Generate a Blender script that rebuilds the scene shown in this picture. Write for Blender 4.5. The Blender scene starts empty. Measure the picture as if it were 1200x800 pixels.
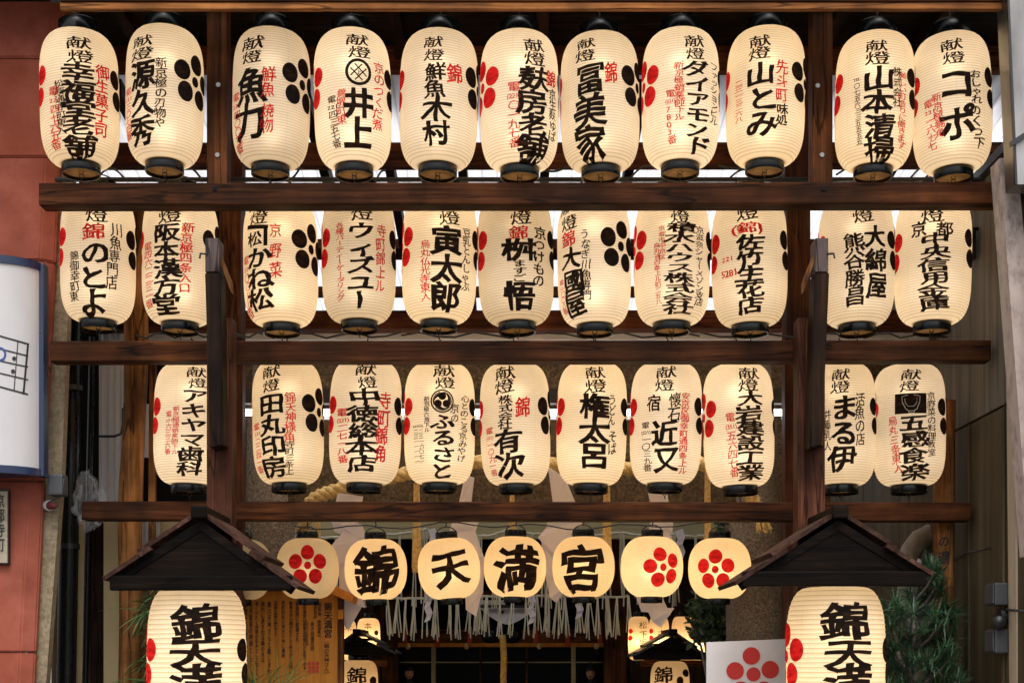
import bpy, bmesh, math, random
from mathutils import Vector, Matrix, noise
R = math.radians
rng = random.Random(7)
SC = bpy.context.scene
COL = SC.collection

# ------------------------------------------------------------------ camera, sky, sun, exposure
F, CX, HZ, EYE = 1630.0, 600.0, 775.0, 1.6      # focal length, centre column and horizon row of a 1200 px wide frame
cam_d = bpy.data.cameras.new("camera")
cam_d.sensor_width = 36.0
cam_d.lens = F / 1200 * 36
cam_d.shift_y = (HZ - 400) / 1200
cam_d.clip_start, cam_d.clip_end = 0.05, 2000
cam = bpy.data.objects.new("camera", cam_d)
COL.objects.link(cam)
cam.location = (0, 0, EYE)
cam.rotation_euler = (R(90), 0, 0)
SC.camera = cam

SUN_EL = 58
world = bpy.data.worlds.new("World")
SC.world = world
world.use_nodes = True
wn, wl = world.node_tree.nodes, world.node_tree.links
sky = wn.new("ShaderNodeTexSky")
sky.sky_type = 'NISHITA'
sky.sun_disc = False
sky.sun_elevation = R(SUN_EL)
sky.sun_rotation = R(180)
sky.dust_density = 4.0
sky.air_density = 1.0
hs = wn.new("ShaderNodeHueSaturation")
hs.inputs["Saturation"].default_value = 0.12
wl.new(sky.outputs[0], hs.inputs["Color"])
wl.new(hs.outputs[0], wn["Background"].inputs["Color"])
wn["Background"].inputs["Strength"].default_value = 0.15

sun_d = bpy.data.lights.new("sun", 'SUN')
sun_d.energy = 0.8
sun_d.angle = R(32)
sun_d.color = (1.0, 0.95, 0.88)
sun = bpy.data.objects.new("sun", sun_d)
COL.objects.link(sun)
sun.rotation_euler = (R(90 - SUN_EL), 0, R(8))
sun.location = (1, -6, 12)

SC.view_settings.view_transform = 'Standard'
SC.view_settings.look = 'None'
SC.view_settings.exposure = 0.62
SC.view_settings.gamma = 1.0
SC.view_settings.use_curve_mapping = False
SC.render.engine = 'CYCLES'
cy = SC.cycles
cy.use_denoising = True
cy.max_bounces = 6
cy.diffuse_bounces = 4
cy.glossy_bounces = 2
cy.transmission_bounces = 4
cy.transparent_max_bounces = 6
cy.sample_clamp_indirect = 4.0
cy.caustics_reflective = False
cy.caustics_refractive = False

# ------------------------------------------------------------------ helpers
def P(px, py, y):
    return Vector(((px - CX) * y / F, y, EYE + (HZ - py) * y / F))

def PX(px, y): return (px - CX) * y / F
def PZ(py, y): return EYE + (HZ - py) * y / F

def tag(o, label=None, cat=None, group=None, kind=None):
    if label: o["label"] = label
    if cat: o["category"] = cat
    if group: o["group"] = group
    if kind: o["kind"] = kind
    return o

def thing(name, label, cat, loc=(0, 0, 0), group=None):
    o = bpy.data.objects.new(name, None)
    COL.objects.link(o)
    o.empty_display_size = 0.1
    o.location = loc
    return tag(o, label, cat, group)

class MB:
    """collects shapes given in world coordinates and links them as one mesh object"""
    def __init__(self): self.bm = bmesh.new()
    def verts(self, pts): return [self.bm.verts.new(p) for p in pts]
    def face(self, vs):
        try: return self.bm.faces.new(vs)
        except ValueError: return None
    def box(self, x0, x1, y0, y1, z0, z1, bevel=0.0, jitter=0.0):
        v = self.verts([(x0, y0, z0), (x1, y0, z0), (x1, y1, z0), (x0, y1, z0), (x0, y0, z1), (x1, y0, z1), (x1, y1, z1), (x0, y1, z1)])
        fs = [self.face([v[i] for i in q]) for q in ((0, 3, 2, 1), (4, 5, 6, 7), (0, 1, 5, 4), (1, 2, 6, 5), (2, 3, 7, 6), (3, 0, 4, 7))]
        if bevel:
            es = list({e for f in fs for e in f.edges})
            bmesh.ops.bevel(self.bm, geom=es, offset=bevel, segments=2, affect='EDGES', profile=0.6)
        return self
    def prism(self, pts2, a0, a1, axis='y'):
        """extrude a 2-D outline; axis y: outline is (x,z); axis x: (y,z); axis z: (x,y)"""
        def mk(p, a):
            return {'y': (p[0], a, p[1]), 'x': (a, p[0], p[1]), 'z': (p[0], p[1], a)}[axis]
        A = self.verts([mk(p, a0) for p in pts2]); B = self.verts([mk(p, a1) for p in pts2])
        n = len(pts2)
        self.face(A); self.face(B[::-1])
        for i in range(n): self.face([A[i], B[i], B[(i + 1) % n], A[(i + 1) % n]])
        return self
    def tube(self, pts, r, seg=8, cap=True):
        pts = [Vector(p) for p in pts]
        n = len(pts)
        rs = r if isinstance(r, (list, tuple)) else [r] * n
        rings = []
        up = None
        for i, p in enumerate(pts):
            t = (pts[min(i + 1, n - 1)] - pts[max(i - 1, 0)]).normalized()
            if up is None:
                up = t.orthogonal().normalized()
            else:
                up = (up - t * up.dot(t))
                up = up.normalized() if up.length > 1e-6 else t.orthogonal().normalized()
            b = t.cross(up)
            rings.append(self.verts([p + (up * math.cos(2 * math.pi * k / seg) + b * math.sin(2 * math.pi * k / seg)) * rs[i] for k in range(seg)]))
        for a, b in zip(rings, rings[1:]):
            for k in range(seg): self.face([a[k], a[(k + 1) % seg], b[(k + 1) % seg], b[k]])
        if cap:
            self.face(rings[0][::-1]); self.face(rings[-1])
        return self
    def lathe(self, prof, c, seg=48, close=False):
        rings = [self.verts([(c[0] + r * math.sin(2 * math.pi * k / seg), c[1] - r * math.cos(2 * math.pi * k / seg), c[2] + z) for k in range(seg)]) for r, z in prof]
        pairs = list(zip(rings, rings[1:])) + ([(rings[-1], rings[0])] if close else [])
        for a, b in pairs:
            for k in range(seg): self.face([a[k], a[(k + 1) % seg], b[(k + 1) % seg], b[k]])
        return self
    def disc(self, c, r, seg=32):
        self.face(self.verts([(c[0] + r * math.cos(2 * math.pi * k / seg), c[1] + r * math.sin(2 * math.pi * k / seg), c[2]) for k in range(seg)]))
        return self
    def build(self, name, mat, parent=None, smooth=False, angle=None, keep_local=False):
        me = bpy.data.meshes.new(name)
        bmesh.ops.recalc_face_normals(self.bm, faces=self.bm.faces)
        off = Vector((0, 0, 0))
        if parent is not None and not keep_local:
            off = abs_loc(parent)
            bmesh.ops.translate(self.bm, verts=self.bm.verts, vec=-off)
        self.bm.to_mesh(me); self.bm.free()
        if smooth:
            for p in me.polygons: p.use_smooth = True
            if angle:
                try: me.set_sharp_from_angle(angle=R(angle))
                except Exception: pass
        me.materials.append(mat)
        o = bpy.data.objects.new(name, me)
        COL.objects.link(o)
        if parent is not None: o.parent = parent
        return o

def abs_loc(o):
    v = Vector((0, 0, 0))
    while o is not None:
        v = v + Vector(o.location); o = o.parent
    return v

def single(mb, name, mat, label, cat, group=None, origin=None, **kw):
    o = mb.build(name, mat, None, **kw)
    if origin is None:
        vs = o.data.vertices
        lo = [min(v.co[i] for v in vs) for i in range(3)]; hi = [max(v.co[i] for v in vs) for i in range(3)]
        origin = ((lo[0] + hi[0]) / 2, (lo[1] + hi[1]) / 2, lo[2])
    o.data.transform(Matrix.Translation(-Vector(origin)))
    o.location = origin
    return tag(o, label, cat, group)

# ------------------------------------------------------------------ materials
def new_mat(name):
    m = bpy.data.materials.new(name)
    m.use_nodes = True
    return m, m.node_tree.nodes, m.node_tree.links, m.node_tree.nodes["Principled BSDF"]

def ramp(n, stops):
    r = n.new("ShaderNodeValToRGB")
    e = r.color_ramp.elements
    while len(e) < len(stops): e.new(0.5)
    for i, (p, c) in enumerate(stops):
        e[i].position = p
        e[i].color = (*c, 1) if len(c) == 3 else c
    return r

def noisy(name, cols, scale=(8, 8, 8), rough=0.6, bump=0.2, detail=6, distortion=0.0, spec=0.18, wear=None, metallic=0.0, wear_scale=1.5, cracks=False):
    m, n, l, b = new_mat(name)
    tc = n.new("ShaderNodeTexCoord"); mp = n.new("ShaderNodeMapping")
    oi = n.new("ShaderNodeObjectInfo")
    add = n.new("ShaderNodeVectorMath"); add.operation = 'ADD'
    sc_ = n.new("ShaderNodeVectorMath"); sc_.operation = 'SCALE'
    comb = n.new("ShaderNodeCombineXYZ")
    for k in range(3): l.new(oi.outputs["Random"], comb.inputs[k])
    l.new(comb.outputs[0], sc_.inputs[0]); sc_.inputs["Scale"].default_value = 17.0
    l.new(tc.outputs["Object"], add.inputs[0]); l.new(sc_.outputs[0], add.inputs[1])
    mp.inputs["Scale"].default_value = scale
    l.new(add.outputs[0], mp.inputs["Vector"])
    nz = n.new("ShaderNodeTexNoise")
    nz.inputs["Scale"].default_value = 1.0; nz.inputs["Detail"].default_value = detail
    nz.inputs["Distortion"].default_value = distortion
    nz.inputs["Roughness"].default_value = 0.65
    l.new(mp.outputs[0], nz.inputs["Vector"])
    k = len(cols)
    rp = ramp(n, [(0.28 + 0.46 * i / max(k - 1, 1), c) for i, c in enumerate(cols)])
    l.new(nz.outputs["Fac"], rp.inputs[0])
    out = rp.outputs[0]
    if cracks:
        mp2 = n.new("ShaderNodeMapping"); mp2.inputs["Scale"].default_value = tuple(v * (0.35 if v > 5 else 0.55) for v in scale)
        l.new(add.outputs[0], mp2.inputs["Vector"])
        n3 = n.new("ShaderNodeTexNoise"); n3.inputs["Scale"].default_value = 1.0; n3.inputs["Detail"].default_value = 3; n3.inputs["Distortion"].default_value = 0.4
        l.new(mp2.outputs[0], n3.inputs["Vector"])
        r3 = ramp(n, [(0.478, (1, 1, 1)), (0.492, (0.30, 0.30, 0.30)), (0.500, (0.26, 0.26, 0.26)), (0.512, (1, 1, 1))])
        l.new(n3.outputs["Fac"], r3.inputs[0])
        n4 = n.new("ShaderNodeTexNoise"); n4.inputs["Scale"].default_value = 5.0; n4.inputs["Detail"].default_value = 5
        l.new(add.outputs[0], n4.inputs["Vector"])
        r4 = ramp(n, [(0.34, (0.55, 0.53, 0.5)), (0.56, (1.3, 1.25, 1.2)), (0.72, (1.9, 1.75, 1.6))])
        l.new(n4.outputs["Fac"], r4.inputs[0])
        m3 = n.new("ShaderNodeMixRGB"); m3.blend_type = 'MULTIPLY'; m3.inputs[0].default_value = 1.0
        l.new(out, m3.inputs[1]); l.new(r3.outputs[0], m3.inputs[2])
        m4 = n.new("ShaderNodeMixRGB"); m4.blend_type = 'MULTIPLY'; m4.inputs[0].default_value = 1.0
        l.new(m3.outputs[0], m4.inputs[1]); l.new(r4.outputs[0], m4.inputs[2])
        out = m4.outputs[0]
    if wear:
        n2 = n.new("ShaderNodeTexNoise"); n2.inputs["Scale"].default_value = wear_scale; n2.inputs["Detail"].default_value = 5
        l.new(add.outputs[0], n2.inputs["Vector"])
        r2 = ramp(n, [(0.44, (0, 0, 0)), (0.66, (1, 1, 1))])
        l.new(n2.outputs["Fac"], r2.inputs[0])
        mx = n.new("ShaderNodeMixRGB"); mx.blend_type = 'MIX'
        l.new(r2.outputs[0], mx.inputs[0]); l.new(out, mx.inputs[1]); mx.inputs[2].default_value = (*wear, 1)
        mx2 = n.new("ShaderNodeMixRGB"); mx2.inputs[0].default_value = 0.55
        l.new(out, mx2.inputs[1]); l.new(mx.outputs[0], mx2.inputs[2])
        out = mx2.outputs[0]
    l.new(out, b.inputs["Base Color"])
    b.inputs["Roughness"].default_value = rough
    b.inputs["Specular IOR Level"].default_value = spec
    b.inputs["Metallic"].default_value = metallic
    if bump:
        bp = n.new("ShaderNodeBump"); bp.inputs["Strength"].default_value = bump; bp.inputs["Distance"].default_value = 0.01
        l.new(nz.outputs["Fac"], bp.inputs["Height"]); l.new(bp.outputs[0], b.inputs["Normal"])
    return m

def wood(name, dark, mid, light, axis, rough=0.6, wear=None, fine=38, spec=0.07, bump=0.35, cracks=True):
    s = {'x': (1.6, fine, fine), 'y': (fine, 1.6, fine), 'z': (fine, fine, 1.6)}[axis]
    return noisy(name, [dark, mid, light], scale=s, rough=rough, bump=bump, detail=7, distortion=0.6, wear=wear, spec=spec, wear_scale=3.0, cracks=cracks)

def plain(name, col, rough=0.5, metallic=0.0, spec=0.5):
    m, n, l, b = new_mat(name)
    b.inputs["Base Color"].default_value = (*col, 1)
    b.inputs["Roughness"].default_value = rough
    b.inputs["Metallic"].default_value = metallic
    b.inputs["Specular IOR Level"].default_value = spec
    tc = n.new("ShaderNodeTexCoord"); nz = n.new("ShaderNodeTexNoise")
    nz.inputs["Scale"].default_value = 35; nz.inputs["Detail"].default_value = 4
    l.new(tc.outputs["Object"], nz.inputs["Vector"])
    mr = n.new("ShaderNodeMapRange"); mr.inputs["To Min"].default_value = max(0.05, rough - 0.1); mr.inputs["To Max"].default_value = min(1, rough + 0.14)
    l.new(nz.outputs["Fac"], mr.inputs["Value"]); l.new(mr.outputs[0], b.inputs["Roughness"])
    return m

D1, D2, D3 = (0.011, 0.0034, 0.0012), (0.045, 0.0142, 0.0045), (0.115, 0.040, 0.013)
M = {}
M["beam"] = wood("stained timber along", D1, D2, D3, 'x', wear=(0.012, 0.006, 0.003))
M["post"] = wood("stained timber upright", (0.014, 0.005, 0.002), (0.058, 0.022, 0.008), (0.15, 0.060, 0.022), 'z', wear=(0.018, 0.007, 0.003))
M["post_red"] = wood("reddish stained post", (0.020, 0.007, 0.004), (0.062, 0.022, 0.0125), (0.125, 0.048, 0.028), 'z', wear=(0.032, 0.012, 0.007))
M["red_timber"] = wood("red brown timber along", (0.026, 0.008, 0.0035), (0.080, 0.025, 0.011), (0.14, 0.046, 0.020), 'x')
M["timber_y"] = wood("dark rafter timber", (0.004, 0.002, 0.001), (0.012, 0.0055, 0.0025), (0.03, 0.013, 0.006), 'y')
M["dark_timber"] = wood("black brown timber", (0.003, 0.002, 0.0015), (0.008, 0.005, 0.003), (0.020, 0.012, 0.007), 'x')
M["dark_timber_z"] = wood("black brown upright timber", (0.004, 0.002, 0.0015), (0.012, 0.006, 0.0035), (0.03, 0.014, 0.008), 'z')
M["grey_end"] = wood("weathered grey end grain", (0.035, 0.028, 0.029), (0.085, 0.066, 0.066), (0.16, 0.128, 0.128), 'z')
M["pole"] = wood("knotty cedar log", (0.03, 0.010, 0.004), (0.20, 0.085, 0.027), (0.40, 0.20, 0.075), 'z', fine=26, wear=(0.035, 0.013, 0.005))
M["orange_wood"] = wood("varnished orange board", (0.40, 0.150, 0.024), (0.52, 0.205, 0.036), (0.62, 0.26, 0.05), 'z', fine=40, bump=0.1, cracks=False)
M["orange_edge"] = wood("lantern-lit orange gutter edge", (0.05, 0.02, 0.008), (0.26, 0.10, 0.03), (0.45, 0.20, 0.07), 'x', wear=(0.05, 0.02, 0.01))  # orange of the lantern glow is put into the edge colour
M["roof_wood"] = wood("purple brown roof board", (0.022, 0.010, 0.007), (0.050, 0.024, 0.018), (0.11, 0.058, 0.046), 'y', wear=(0.022, 0.011, 0.008))
M["gable_wood"] = wood("shaded gable board", (0.0015, 0.001, 0.0008), (0.004, 0.0024, 0.0016), (0.014, 0.007, 0.004), 'x')  # deep shade under the little roofs is put into the board colour
M["shrine_wood"] = wood("warm brown shrine timber", (0.04, 0.014, 0.005), (0.12, 0.042, 0.013), (0.22, 0.085, 0.028), 'x')
M["shrine_post"] = wood("warm brown shrine post", (0.03, 0.011, 0.005), (0.085, 0.032, 0.012), (0.16, 0.065, 0.026), 'z')
M["red_stone"] = noisy("red sandstone", [(0.21, 0.054, 0.033), (0.33, 0.090, 0.058), (0.45, 0.145, 0.10)], scale=(5, 5, 5), rough=0.8, bump=0.25, wear=(0.30, 0.066, 0.030), wear_scale=1.2)
M["beige_stone"] = noisy("speckled beige granite", [(0.13, 0.105, 0.07), (0.27, 0.215, 0.14), (0.40, 0.33, 0.22)], scale=(60, 60, 60), rough=0.75, bump=0.15, wear=(0.18, 0.13, 0.075))
M["granite"] = noisy("torii granite", [(0.075, 0.055, 0.04), (0.21, 0.16, 0.115), (0.40, 0.32, 0.24)], scale=(95, 95, 95), rough=0.85, bump=0.25, detail=3, wear=(0.10, 0.066, 0.038), wear_scale=2.2)
M["dark_granite"] = noisy("warm-lit torii granite", [(0.035, 0.021, 0.009), (0.095, 0.057, 0.025), (0.18, 0.115, 0.055)], scale=(70, 70, 70), rough=0.85, bump=0.25, detail=3, wear=(0.045, 0.028, 0.014), wear_scale=2.5)  # warm lantern light is put into the stone as brown
M["olive_wall"] = noisy("olive plywood boards", [(0.044, 0.032, 0.016), (0.080, 0.060, 0.031), (0.125, 0.096, 0.054)], scale=(14, 14, 1.0), rough=0.7, bump=0.12, wear=(0.04, 0.029, 0.016), wear_scale=1.6)
M["grey_board"] = noisy("grey weathered board", [(0.07, 0.058, 0.043), (0.14, 0.118, 0.09), (0.23, 0.20, 0.155)], scale=(22, 22, 1.0), rough=0.75, bump=0.15, wear=(0.10, 0.08, 0.055))
M["beige_panel"] = noisy("beige painted panel", [(0.27, 0.21, 0.105), (0.38, 0.30, 0.16), (0.46, 0.37, 0.21)], scale=(3, 3, 1.2), rough=0.7, bump=0.05, wear=(0.22, 0.165, 0.085))
M["blotchy_post"] = noisy("blotched pale concrete post", [(0.20, 0.145, 0.125), (0.52, 0.425, 0.385), (0.64, 0.54, 0.49)], scale=(26, 26, 14), rough=0.8, bump=0.3, wear=(0.46, 0.37, 0.33))
M["tan_render"] = noisy("tan render", [(0.32, 0.25, 0.18), (0.42, 0.335, 0.25), (0.50, 0.41, 0.31)], scale=(6, 6, 1), rough=0.6)
M["steel"] = noisy("brushed steel", [(0.16, 0.155, 0.15), (0.30, 0.29, 0.285), (0.42, 0.41, 0.405)], scale=(3, 3, 1.2), rough=0.38, bump=0.02, metallic=1.0)
M["black_lacquer"] = plain("black lacquer ring", (0.003, 0.004, 0.004), rough=0.22, spec=0.32)
M["black_metal"] = plain("black metal wire", (0.012, 0.012, 0.013), rough=0.4)
M["black_pipe"] = plain("glossy black drainpipe", (0.004, 0.0045, 0.005), rough=0.28, spec=0.25)
M["grey_pipe"] = noisy("grey lagged pipe", [(0.16, 0.135, 0.11), (0.27, 0.235, 0.20), (0.36, 0.32, 0.28)], scale=(12, 12, 12), rough=0.7)
M["chrome"] = plain("zinc bolt", (0.22, 0.215, 0.20), rough=0.3, metallic=1.0)
M["grey_plastic"] = plain("grey plastic box", (0.05, 0.052, 0.058), rough=0.5)
M["blue_frame"] = plain("blue enamel frame", (0.010, 0.024, 0.070), rough=0.3)
M["sign_white"] = noisy("white acrylic", [(0.55, 0.53, 0.54), (0.62, 0.60, 0.61), (0.66, 0.64, 0.65)], scale=(2, 2, 0.6), rough=0.25, bump=0.0)
M["sign_ink"] = plain("dark sign ink", (0.02, 0.018, 0.018), rough=0.5)
M["blue_ink"] = plain("blue sign ink", (0.02, 0.06, 0.25), rough=0.5)
M["board_ink"] = plain("board ink", (0.018, 0.010, 0.006), rough=0.7)
M["stamp_ink"] = plain("red stamp ink", (0.52, 0.05, 0.02), rough=0.7)
M["sign_red"] = plain("sign red paint", (0.50, 0.012, 0.010), rough=0.45)
M["placard"] = noisy("white painted board", [(0.60, 0.56, 0.56), (0.66, 0.62, 0.62), (0.70, 0.66, 0.66)], scale=(4, 4, 4), rough=0.6, bump=0.02)
M["plaque"] = noisy("pale wooden plaque", [(0.28, 0.23, 0.16), (0.38, 0.32, 0.24), (0.45, 0.38, 0.29)], scale=(6, 6, 40), rough=0.7)
M["straw"] = noisy("rice straw", [(0.40, 0.24, 0.07), (0.70, 0.48, 0.19), (0.82, 0.62, 0.30)], scale=(60, 60, 60), rough=0.85, bump=0.3)
M["pale_straw"] = noisy("pale straw strand", [(0.50, 0.47, 0.34), (0.64, 0.61, 0.47), (0.72, 0.70, 0.56)], scale=(30, 30, 4), rough=0.85, bump=0.1)
M["bell_rope"] = noisy("golden bell rope", [(0.45, 0.22, 0.04), (0.80, 0.46, 0.09), (0.90, 0.60, 0.18)], scale=(40, 40, 40), rough=0.8, bump=0.3)
M["red_cloth"] = plain("red tassel silk", (0.42, 0.035, 0.015), rough=0.7)
M["gold_bead"] = plain("pale wooden bead", (0.62, 0.38, 0.14), rough=0.5)
M["shadow_black"] = plain("shade black", (0.004, 0.004, 0.005), rough=0.8, spec=0.2)  # near-black colour that carries the shade of unlit recesses
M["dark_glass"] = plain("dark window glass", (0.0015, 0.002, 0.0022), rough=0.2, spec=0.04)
M["olive_blind"] = noisy("olive bamboo blind", [(0.36, 0.30, 0.15), (0.50, 0.43, 0.235), (0.60, 0.52, 0.30)], scale=(3, 3, 160), rough=0.8, bump=0.2)
M["skin"] = plain("statue face paint", (0.62, 0.31, 0.16), rough=0.6)
M["robe"] = plain("dark statue robe", (0.010, 0.010, 0.014), rough=0.7)
M["robe_light"] = plain("faded statue sleeve", (0.20, 0.075, 0.06), rough=0.7)
M["bark"] = noisy("grey bark", [(0.10, 0.08, 0.07), (0.22, 0.19, 0.17), (0.33, 0.29, 0.27)], scale=(40, 40, 10), rough=0.9, bump=0.5)
M["ground"] = noisy("stone paving", [(0.10, 0.095, 0.09), (0.16, 0.15, 0.14), (0.22, 0.21, 0.20)], scale=(3, 3, 3), rough=0.8)

def thin_leaf(name, a, b_, tr=0.3):
    m, n, l, p = new_mat(name)
    tc = n.new("ShaderNodeTexCoord"); nz = n.new("ShaderNodeTexNoise"); nz.inputs["Scale"].default_value = 14
    l.new(tc.outputs["Object"], nz.inputs["Vector"])
    rp = ramp(n, [(0.35, a), (0.68, b_)]); l.new(nz.outputs["Fac"], rp.inputs[0])
    l.new(rp.outputs[0], p.inputs["Base Color"]); p.inputs["Roughness"].default_value = 0.42
    tl = n.new("ShaderNodeBsdfTranslucent"); l.new(rp.outputs[0], tl.inputs["Color"])
    mx = n.new("ShaderNodeMixShader"); mx.inputs[0].default_value = tr
    l.new(p.outputs[0], mx.inputs[1]); l.new(tl.outputs[0], mx.inputs[2])
    l.new(mx.outputs[0], n["Material Output"].inputs["Surface"])
    return m
M["pine_leaf"] = thin_leaf("dark glossy needle leaf", (0.022, 0.062, 0.028), (0.075, 0.16, 0.075))
M["palm_leaf"] = thin_leaf("green strap leaf", (0.028, 0.075, 0.022), (0.09, 0.17, 0.055))
M["grass_leaf"] = thin_leaf("pale lime leaf", (0.14, 0.20, 0.04), (0.34, 0.38, 0.12))
M["bush_leaf"] = thin_leaf("dark shrub leaf", (0.018, 0.038, 0.014), (0.06, 0.10, 0.034))

def paper_mat(name, n_ribs, h, tint_t, tint_d, rib=0.60, rib_w=0.2, fibre=0.15, trans=0.62, gores=8, forward=0.06):
    """lantern paper over bamboo hoops: n_ribs hoops in height h, seams where the gores meet"""
    m, n, l, b = new_mat(name)
    n.remove(b)
    tc = n.new("ShaderNodeTexCoord")
    sx = n.new("ShaderNodeSeparateXYZ"); l.new(tc.outputs["Object"], sx.inputs[0])
    def mth(op, a, bb=None):
        q = n.new("ShaderNodeMath"); q.operation = op
        for i, v in enumerate((a, bb)):
            if v is None: continue
            if isinstance(v, (int, float)): q.inputs[i].default_value = v
            else: l.new(v, q.inputs[i])
        return q.outputs[0]
    fr = mth('FRACT', mth('MULTIPLY', sx.outputs[2], n_ribs / h))
    d = mth('ABSOLUTE', mth('SUBTRACT', fr, 0.5))                     # 0.5 at the hoop
    mr = n.new("ShaderNodeMapRange"); mr.interpolation_type = 'SMOOTHSTEP'
    l.new(d, mr.inputs["Value"]); mr.inputs["From Min"].default_value = 0.5 - rib_w; mr.inputs["From Max"].default_value = 0.5
    mr.inputs["To Min"].default_value = 0.0; mr.inputs["To Max"].default_value = 1.0
    ang = mth('MULTIPLY', mth('ADD', mth('ARCTAN2', sx.outputs[0], sx.outputs[1]), 0.21), gores / (2 * math.pi))
    da = mth('ABSOLUTE', mth('SUBTRACT', mth('FRACT', ang), 0.5))
    ms = n.new("ShaderNodeMapRange"); l.new(da, ms.inputs["Value"])
    ms.inputs["From Min"].default_value = 0.0; ms.inputs["From Max"].default_value = 0.012
    ms.inputs["To Min"].default_value = 0.86; ms.inputs["To Max"].default_value = 1.0
    nz = n.new("ShaderNodeTexNoise"); nz.inputs["Scale"].default_value = 6; nz.inputs["Detail"].default_value = 7; nz.inputs["Roughness"].default_value = 0.7
    oi = n.new("ShaderNodeObjectInfo")
    nz.noise_dimensions = '4D'
    l.new(tc.outputs["Object"], nz.inputs["Vector"]); l.new(mth('MULTIPLY', oi.outputs["Random"], 40.0), nz.inputs["W"])
    mf = n.new("ShaderNodeMapRange"); l.new(nz.outputs["Fac"], mf.inputs["Value"])
    mf.inputs["From Min"].default_value = 0.3; mf.inputs["From Max"].default_value = 0.7
    mf.inputs["To Min"].default_value = 1 - fibre; mf.inputs["To Max"].default_value = 1.0
    fac = mth('MULTIPLY', ms.outputs[0], mf.outputs[0])
    hoop = n.new("ShaderNodeMixRGB"); l.new(mr.outputs[0], hoop.inputs[0])           # split bamboo shows through warm
    hoop.inputs[1].default_value = (1, 1, 1, 1); hoop.inputs[2].default_value = (min(1, rib * 1.22), rib * 0.98, rib * 0.70, 1)
    def hooped(sock):
        q = n.new("ShaderNodeMixRGB"); q.blend_type = 'MULTIPLY'; q.inputs[0].default_value = 1.0
        if isinstance(sock, tuple): q.inputs[1].default_value = (*sock, 1)
        else: l.new(sock, q.inputs[1])
        l.new(hoop.outputs[0], q.inputs[2]); return q.outputs[0]
    # each lantern's paper has aged a little differently
    age = n.new("ShaderNodeMixRGB"); l.new(oi.outputs["Random"], age.inputs[0])
    age.inputs[1].default_value = (*tint_t, 1)
    age.inputs[2].default_value = (tint_t[0] * 0.97, tint_t[1] * 0.92, tint_t[2] * 0.80, 1)
    vm = n.new("ShaderNodeVectorMath"); vm.operation = 'SCALE'
    l.new(hooped(age.outputs[0]), vm.inputs[0]); l.new(fac, vm.inputs["Scale"])
    vd = n.new("ShaderNodeVectorMath"); vd.operation = 'SCALE'; l.new(hooped(tint_d), vd.inputs[0]); l.new(fac, vd.inputs["Scale"])
    t = n.new("ShaderNodeBsdfTranslucent"); l.new(vm.outputs[0], t.inputs["Color"])
    df = n.new("ShaderNodeBsdfDiffuse"); l.new(vd.outputs[0], df.inputs["Color"])
    mx = n.new("ShaderNodeMixShader"); mx.inputs[0].default_value = trans
    fw = n.new("ShaderNodeBsdfRefraction"); fw.inputs["IOR"].default_value = 1.25; fw.inputs["Roughness"].default_value = 0.85
    l.new(vm.outputs[0], fw.inputs["Color"])                          # paper scatters light forwards more than sideways
    mt = n.new("ShaderNodeMixShader"); mt.inputs[0].default_value = forward
    l.new(t.outputs[0], mt.inputs[1]); l.new(fw.outputs[0], mt.inputs[2])
    l.new(df.outputs[0], mx.inputs[1]); l.new(mt.outputs[0], mx.inputs[2])
    l.new(mx.outputs[0], n["Material Output"].inputs["Surface"])
    return m

def ink_mat(name, col, tcol, trans, lift=1.35):
    m, n, l, b = new_mat(name)
    n.remove(b)
    tc = n.new("ShaderNodeTexCoord"); nz = n.new("ShaderNodeTexNoise")
    nz.inputs["Scale"].default_value = 26; nz.inputs["Detail"].default_value = 4
    mp = n.new("ShaderNodeMapping"); mp.inputs["Scale"].default_value = (1, 1, 2.4)
    l.new(tc.outputs["Object"], mp.inputs[0]); l.new(mp.outputs[0], nz.inputs["Vector"])
    rp = ramp(n, [(0.36, tuple(c * 0.55 for c in tcol)), (0.55, tcol), (0.74, tuple(min(1, c * lift) for c in tcol))])
    l.new(nz.outputs["Fac"], rp.inputs[0])
    t = n.new("ShaderNodeBsdfTranslucent"); l.new(rp.outputs[0], t.inputs["Color"])
    df = n.new("ShaderNodeBsdfDiffuse"); df.inputs["Color"].default_value = (*col, 1)
    mx = n.new("ShaderNodeMixShader"); mx.inputs[0].default_value = trans
    l.new(df.outputs[0], mx.inputs[1]); l.new(t.outputs[0], mx.inputs[2])
    l.new(mx.outputs[0], n["Material Output"].inputs["Surface"])
    return m

LH, LR, LRR = 0.497, 0.148, 0.072                       # long lantern: paper height, radius, ring radius
M["paper"] = paper_mat("ribbed lantern paper", 50, LH, (0.97, 0.88, 0.73), (0.80, 0.74, 0.62))
M["paper_big"] = paper_mat("wide ribbed lantern paper", 32, 0.56, (0.97, 0.86, 0.68), (0.80, 0.72, 0.58), rib=0.5, rib_w=0.13)
M["paper_round"] = paper_mat("round lantern paper", 40, 0.262, (0.97, 0.83, 0.62), (0.72, 0.62, 0.43), rib=0.88, rib_w=0.22, fibre=0.14)
M["base"] = ink_mat("oiled lantern base", (0.24, 0.155, 0.08), (0.26, 0.15, 0.06), 0.4)
M["ink"] = ink_mat("black brush ink", (0.010, 0.009, 0.009), (0.040, 0.021, 0.008), 0.35, 3.2)
M["ink_red"] = ink_mat("red brush ink", (0.48, 0.020, 0.022), (0.85, 0.028, 0.035), 0.6)
M["crest_black"] = ink_mat("black crest paint", (0.010, 0.009, 0.010), (0.034, 0.018, 0.008), 0.4, 2.6)
M["crest_red"] = ink_mat("red crest paint", (0.50, 0.018, 0.022), (0.90, 0.032, 0.040), 0.6)

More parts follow.
